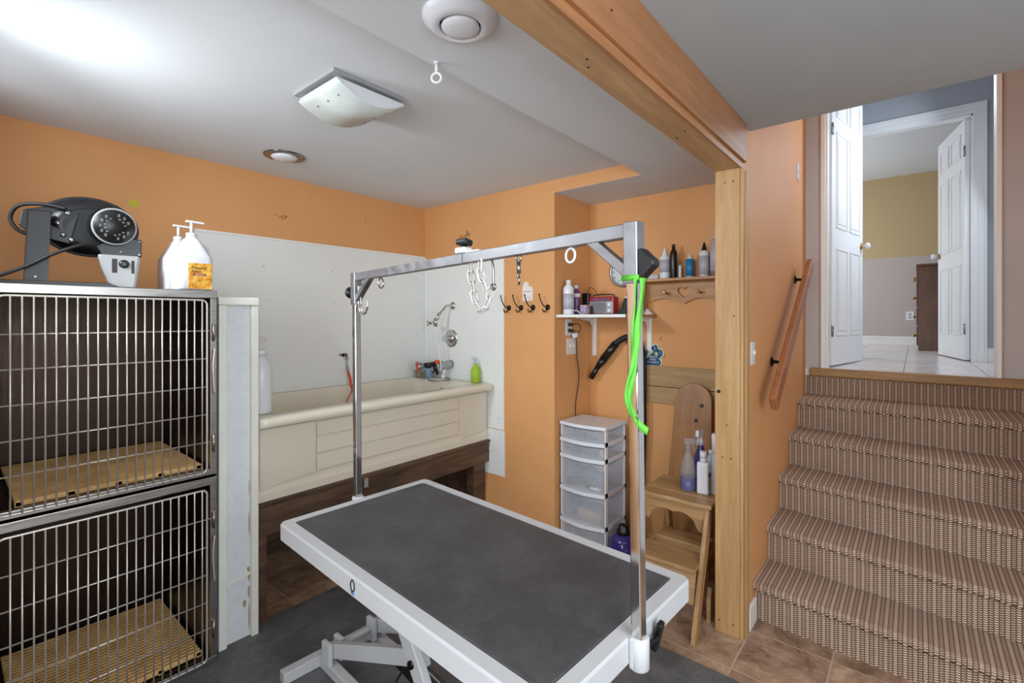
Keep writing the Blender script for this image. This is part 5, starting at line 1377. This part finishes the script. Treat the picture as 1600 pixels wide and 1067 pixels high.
# overhead arm of the table
def lw(x, y, z): return T2W @ Vector((x, y, z))
A0 = lw(-0.005, HY_ + 0.014, TZt - 0.065); B0 = lw(-0.005, -HY_ - 0.014, TZt - 0.065)
A1 = Vector((1.052, 1.683, 1.712)); B1 = Vector((0.942, 0.455, 1.737))
yax = (B1 - A1); yax.z = 0; yax.normalize(); xax = Vector((-yax.y, yax.x, 0))
arm = thing('overhead_rack', (1.0, 1.067, 0.84), 'steel overhead grooming rack bridging the table on two square posts', 'rack')
def lean(P0, P1, f): return P0.lerp(P1, f)
for P0, P1, s_, f0 in ((A0, A1, 1, 0.865), (B0, B1, -1, 0.865)):
    part('post', B().bar(P0, lean(P0, P1, 0.90), 0.025, 0.025, yax, 0.003), M['chrome'], arm)
    part('corner_sleeve', B().bar(lean(P0, P1, 0.872), lean(P0, P1, 1.006), 0.033, 0.033, yax, 0.002), M['galv'], arm)
    inn = yax * (1 if s_ > 0 else -1)
    lo_ = lean(P0, P1, 0.895) + inn * 0.012; hi_ = lean(P0, P1, 0.984) + inn * 0.115
    part('diagonal_brace', B().bar(lo_, hi_, 0.022, 0.022, yax, 0.002), M['galv'], arm)
    kp = lean(P0, P1, 0.925 if s_ > 0 else 0.912); out = -inn
    kb = part('knob_bolt', B().cyl(kp, kp + out * 0.045, 0.006, n=12), M['chrome'], arm)
    if s_ > 0:
        part('knob', B().lathe([(0.009, 0), (0.022, 0.005), (0.024, 0.012), (0.017, 0.022), (0.008, 0.025)], kp + out * 0.036, out, 10), M['black'], kb)
    else:
        part('knob', B().prism([(0.0, -0.030), (0.0, 0.031), (0.006, 0.033), (0.034, 0.006), (0.035, -0.004), (0.006, -0.030)], kp + out * 0.0175 - xax * 0.014, out, (0, 0, 1), xax, 0.028), M['black'], kb, bev=0.004)
part('crossbar', B().bar(lean(A0, A1, 0.988), lean(B0, B1, 0.988), 0.024, 0.030, (0, 0, 1), 0.002), M['galv'], arm)
def AT(u, dz=0.0, dx=0.0):
    p = lean(A0, A1, 0.988).lerp(lean(B0, B1, 0.988), u)
    return p + Vector((0, 0, dz)) + xax * dx
part('crossbar_joint', B().bar(AT(0.545, 0), AT(0.549, 0), 0.0255, 0.0315), M['nickel'], arm)

# things hanging from the crossbar
rn = thing('steel_ring', AT(0.155, -0.05), 'small chrome ring hanging at the left end of the crossbar', 'ring', )
part('ring', B().torus(AT(0.155, -0.037), yax + xax * .6, 0.018, 0.0028), M['chrome'], rn)
hk = thing('double_hook', AT(0.05, -0.17), 'loose wire hook pair hanging beside the left post of the arm', 'hook')
q = lean(A0, A1, 0.90) + yax * 0.02
part('hook', B().tube(smooth_path([q + Vector((0, 0, 0.05)), q + Vector((0, 0, -0.02)), q + yax * 0.015 + Vector((0, 0, -0.055)), q + yax * 0.05 + Vector((0, 0, -0.062)), q + yax * 0.075 + Vector((0, 0, -0.03))]), 0.003, 8), M['chrome'], hk)
part('hook', B().tube(smooth_path([q + yax * 0.012 + Vector((0, 0, 0.05)), q + yax * 0.02 + Vector((0, 0, -0.03)), q + yax * 0.04 + Vector((0, 0, -0.058)), q + yax * 0.062 + Vector((0, 0, -0.05)), q + yax * 0.068 + Vector((0, 0, -0.01))]) , 0.003, 8), M['chrome'], hk)
cm = thing('bar_clamp', AT(0.545, 0.02), 'white clamp with a black knob sitting on top of the crossbar', 'clamp')
part('clamp_body', B().box(-0.018, 0.018, -0.022, 0.022, 0.0, 0.018, 0.006, 3, Matrix.Translation(AT(0.54, 0.016))).cyl(AT(0.515, 0.026), AT(0.532, 0.024), 0.009).bar(AT(0.555, 0.018), AT(0.60, 0.017), 0.02, 0.005, bev=0.001), M['plastic_white'], cm)
part('knob', B().cyl(AT(0.541, 0.034), AT(0.541, 0.040), 0.008).box(-0.016, 0.016, -0.022, 0.022, 0, 0.018, 0.005, 2, Matrix.Translation(AT(0.541, 0.040)) @ Matrix.Rotation(R(12), 4, 'Y')), M['black'], cm)
ch = thing('plastic_chain', AT(0.57, -0.2), 'white plastic chain looped down from the crossbar', 'chain')
def link(c, d, side, L=0.034, w=0.0085, r=0.0034):
    c, d, side = Vector(c), Vector(d).normalized(), Vector(side)
    side = (side - d * side.dot(d)).normalized()
    pts = []
    h = L / 2 - w
    for i in range(9):
        a = math.pi * i / 8
        pts.append(c + d * (h + w * math.sin(a)) + side * (w * math.cos(a)))
    for i in range(9):
        a = math.pi + math.pi * i / 8
        pts.append(c + d * (-h + w * math.sin(a)) + side * (w * math.cos(a)))
    return B().tube(pts, r, 8, True)
def hang(path, start):
    dist = 0; acc = []; nextd = start
    for a, c in zip(path, path[1:]):
        seg = (c - a).length
        while dist + seg >= nextd:
            t = (nextd - dist) / seg
            acc.append((a.lerp(c, t), (c - a).normalized())); nextd += 0.0295
        dist += seg
    for i, (p, d) in enumerate(acc):
        s_ = (xax * 0.75 + yax * 0.66) if i % 2 else (yax * 0.95 - xax * 0.3)
        part('chain_link', link(p, d, s_, 0.040, 0.0092, 0.0033), M['chainplastic'], ch)
hang(smooth_path([AT(0.556, -0.012, 0.006), AT(0.560, -0.05, 0.008), AT(0.568, -0.10, 0.010), AT(0.580, -0.140, 0.010), AT(0.600, -0.152, 0.010), AT(0.622, -0.125, 0.008), AT(0.636, -0.085, 0.004)], 20), 0.014)
hang(smooth_path([AT(0.608, -0.012, -0.008), AT(0.610, -0.05, -0.008), AT(0.620, -0.090, -0.004)], 20), 0.014)
part('snap_clip', B().tube(smooth_path([AT(0.640, -0.016, 0), AT(0.646, -0.045, 0), AT(0.645, -0.085, 0)]), 0.0035, 8).torus(AT(0.645, -0.09, 0), xax, 0.008, 0.003), M['nickel'], ch)
sn = thing('snap_hook', AT(0.724, -0.09), 'steel snap hook with a small ring dangling under the crossbar', 'hook')
part('snap_body', B().torus(AT(0.724, -0.022), xax, 0.009, 0.0028).cyl(AT(0.724, -0.032), AT(0.725, -0.062), 0.0055, n=12).tube(smooth_path([AT(0.725, -0.058), AT(0.722, -0.068), AT(0.7255, -0.075)]), 0.004, 8), M['nickel'], sn)
part('snap_ring', B().torus(AT(0.7255, -0.080), yax + xax, 0.010, 0.003), M['nickel'], sn)
r2 = thing('white_ring', AT(0.863, -0.05), 'white plastic ring hanging near the right end of the crossbar', 'ring')
part('ring', B().torus(AT(0.863, -0.034), xax + yax * .2, 0.0165, 0.003), M['plastic_white'], r2)

# green strap round the right post
gs = thing('green_strap', lean(B0, B1, 0.4), 'bright green webbing strap looped down the right post of the arm', 'strap')
def pp(f, dx, dy): return lean(B0, B1, f) + xax * dx + yax * dy
vd = Vector((0.766, 0.643, 0)); vr = Vector((0.643, -0.766, 0))      # roughly: across the view, only used as the strap's hang direction
ctr = [(0.882, -0.002), (0.86, -0.004), (0.83, -0.005), (0.79, -0.007), (0.75, -0.008), (0.70, -0.009), (0.66, -0.015), (0.625, -0.018), (0.60, -0.015), (0.578, -0.009), (0.562, 0.002), (0.552, 0.012), (0.548, 0.018)]
p_, s1 = [], []
for i, (f, sft) in enumerate(ctr):
    c = lean(B0, B1, f) - vd * 0.024 + vr * sft
    p_.append(c)
P1 = smooth_path(p_, 5)
for i in range(len(P1)):
    a = 0.3 + 0.9 * math.sin(i * 0.19)
    w = 0.0072
    s1.append((vr * math.cos(a) + vd * math.sin(a)) * w if i < len(P1) - 13 else (Vector((0, 0, 1)) * 0.008 + vr * .002))
part('strap', B().ribbon(P1, s1, 0.0009), M['greenstrap'], gs)
ctr2 = [(0.882, 0.010), (0.85, 0.009), (0.81, 0.003), (0.77, -0.002), (0.735, -0.005), (0.69, -0.012), (0.655, -0.022), (0.63, -0.026), (0.605, -0.021), (0.58, -0.012)]
P2 = smooth_path([lean(B0, B1, f) - vd * 0.027 + vr * s for f, s in ctr2], 5)
s2 = [(vr * math.cos(0.5 * math.sin(i * .25) + .3) + vd * math.sin(0.5 * math.sin(i * .25) + .3)) * 0.007 for i in range(len(P2))]
part('strap', B().ribbon(P2, s2, 0.0009), M['greenstrap'], gs)
part('strap_loop', B().ribbon([pp(0.883, 0.019, 0.0), pp(0.883, 0.019, 0.019), pp(0.883, -0.019, 0.019), pp(0.883, -0.019, -0.019), pp(0.883, 0.019, -0.019), pp(0.883, 0.019, 0.0)], [Vector((0, 0, 0.006))] * 6, 0.0009), M['greenstrap'], gs)
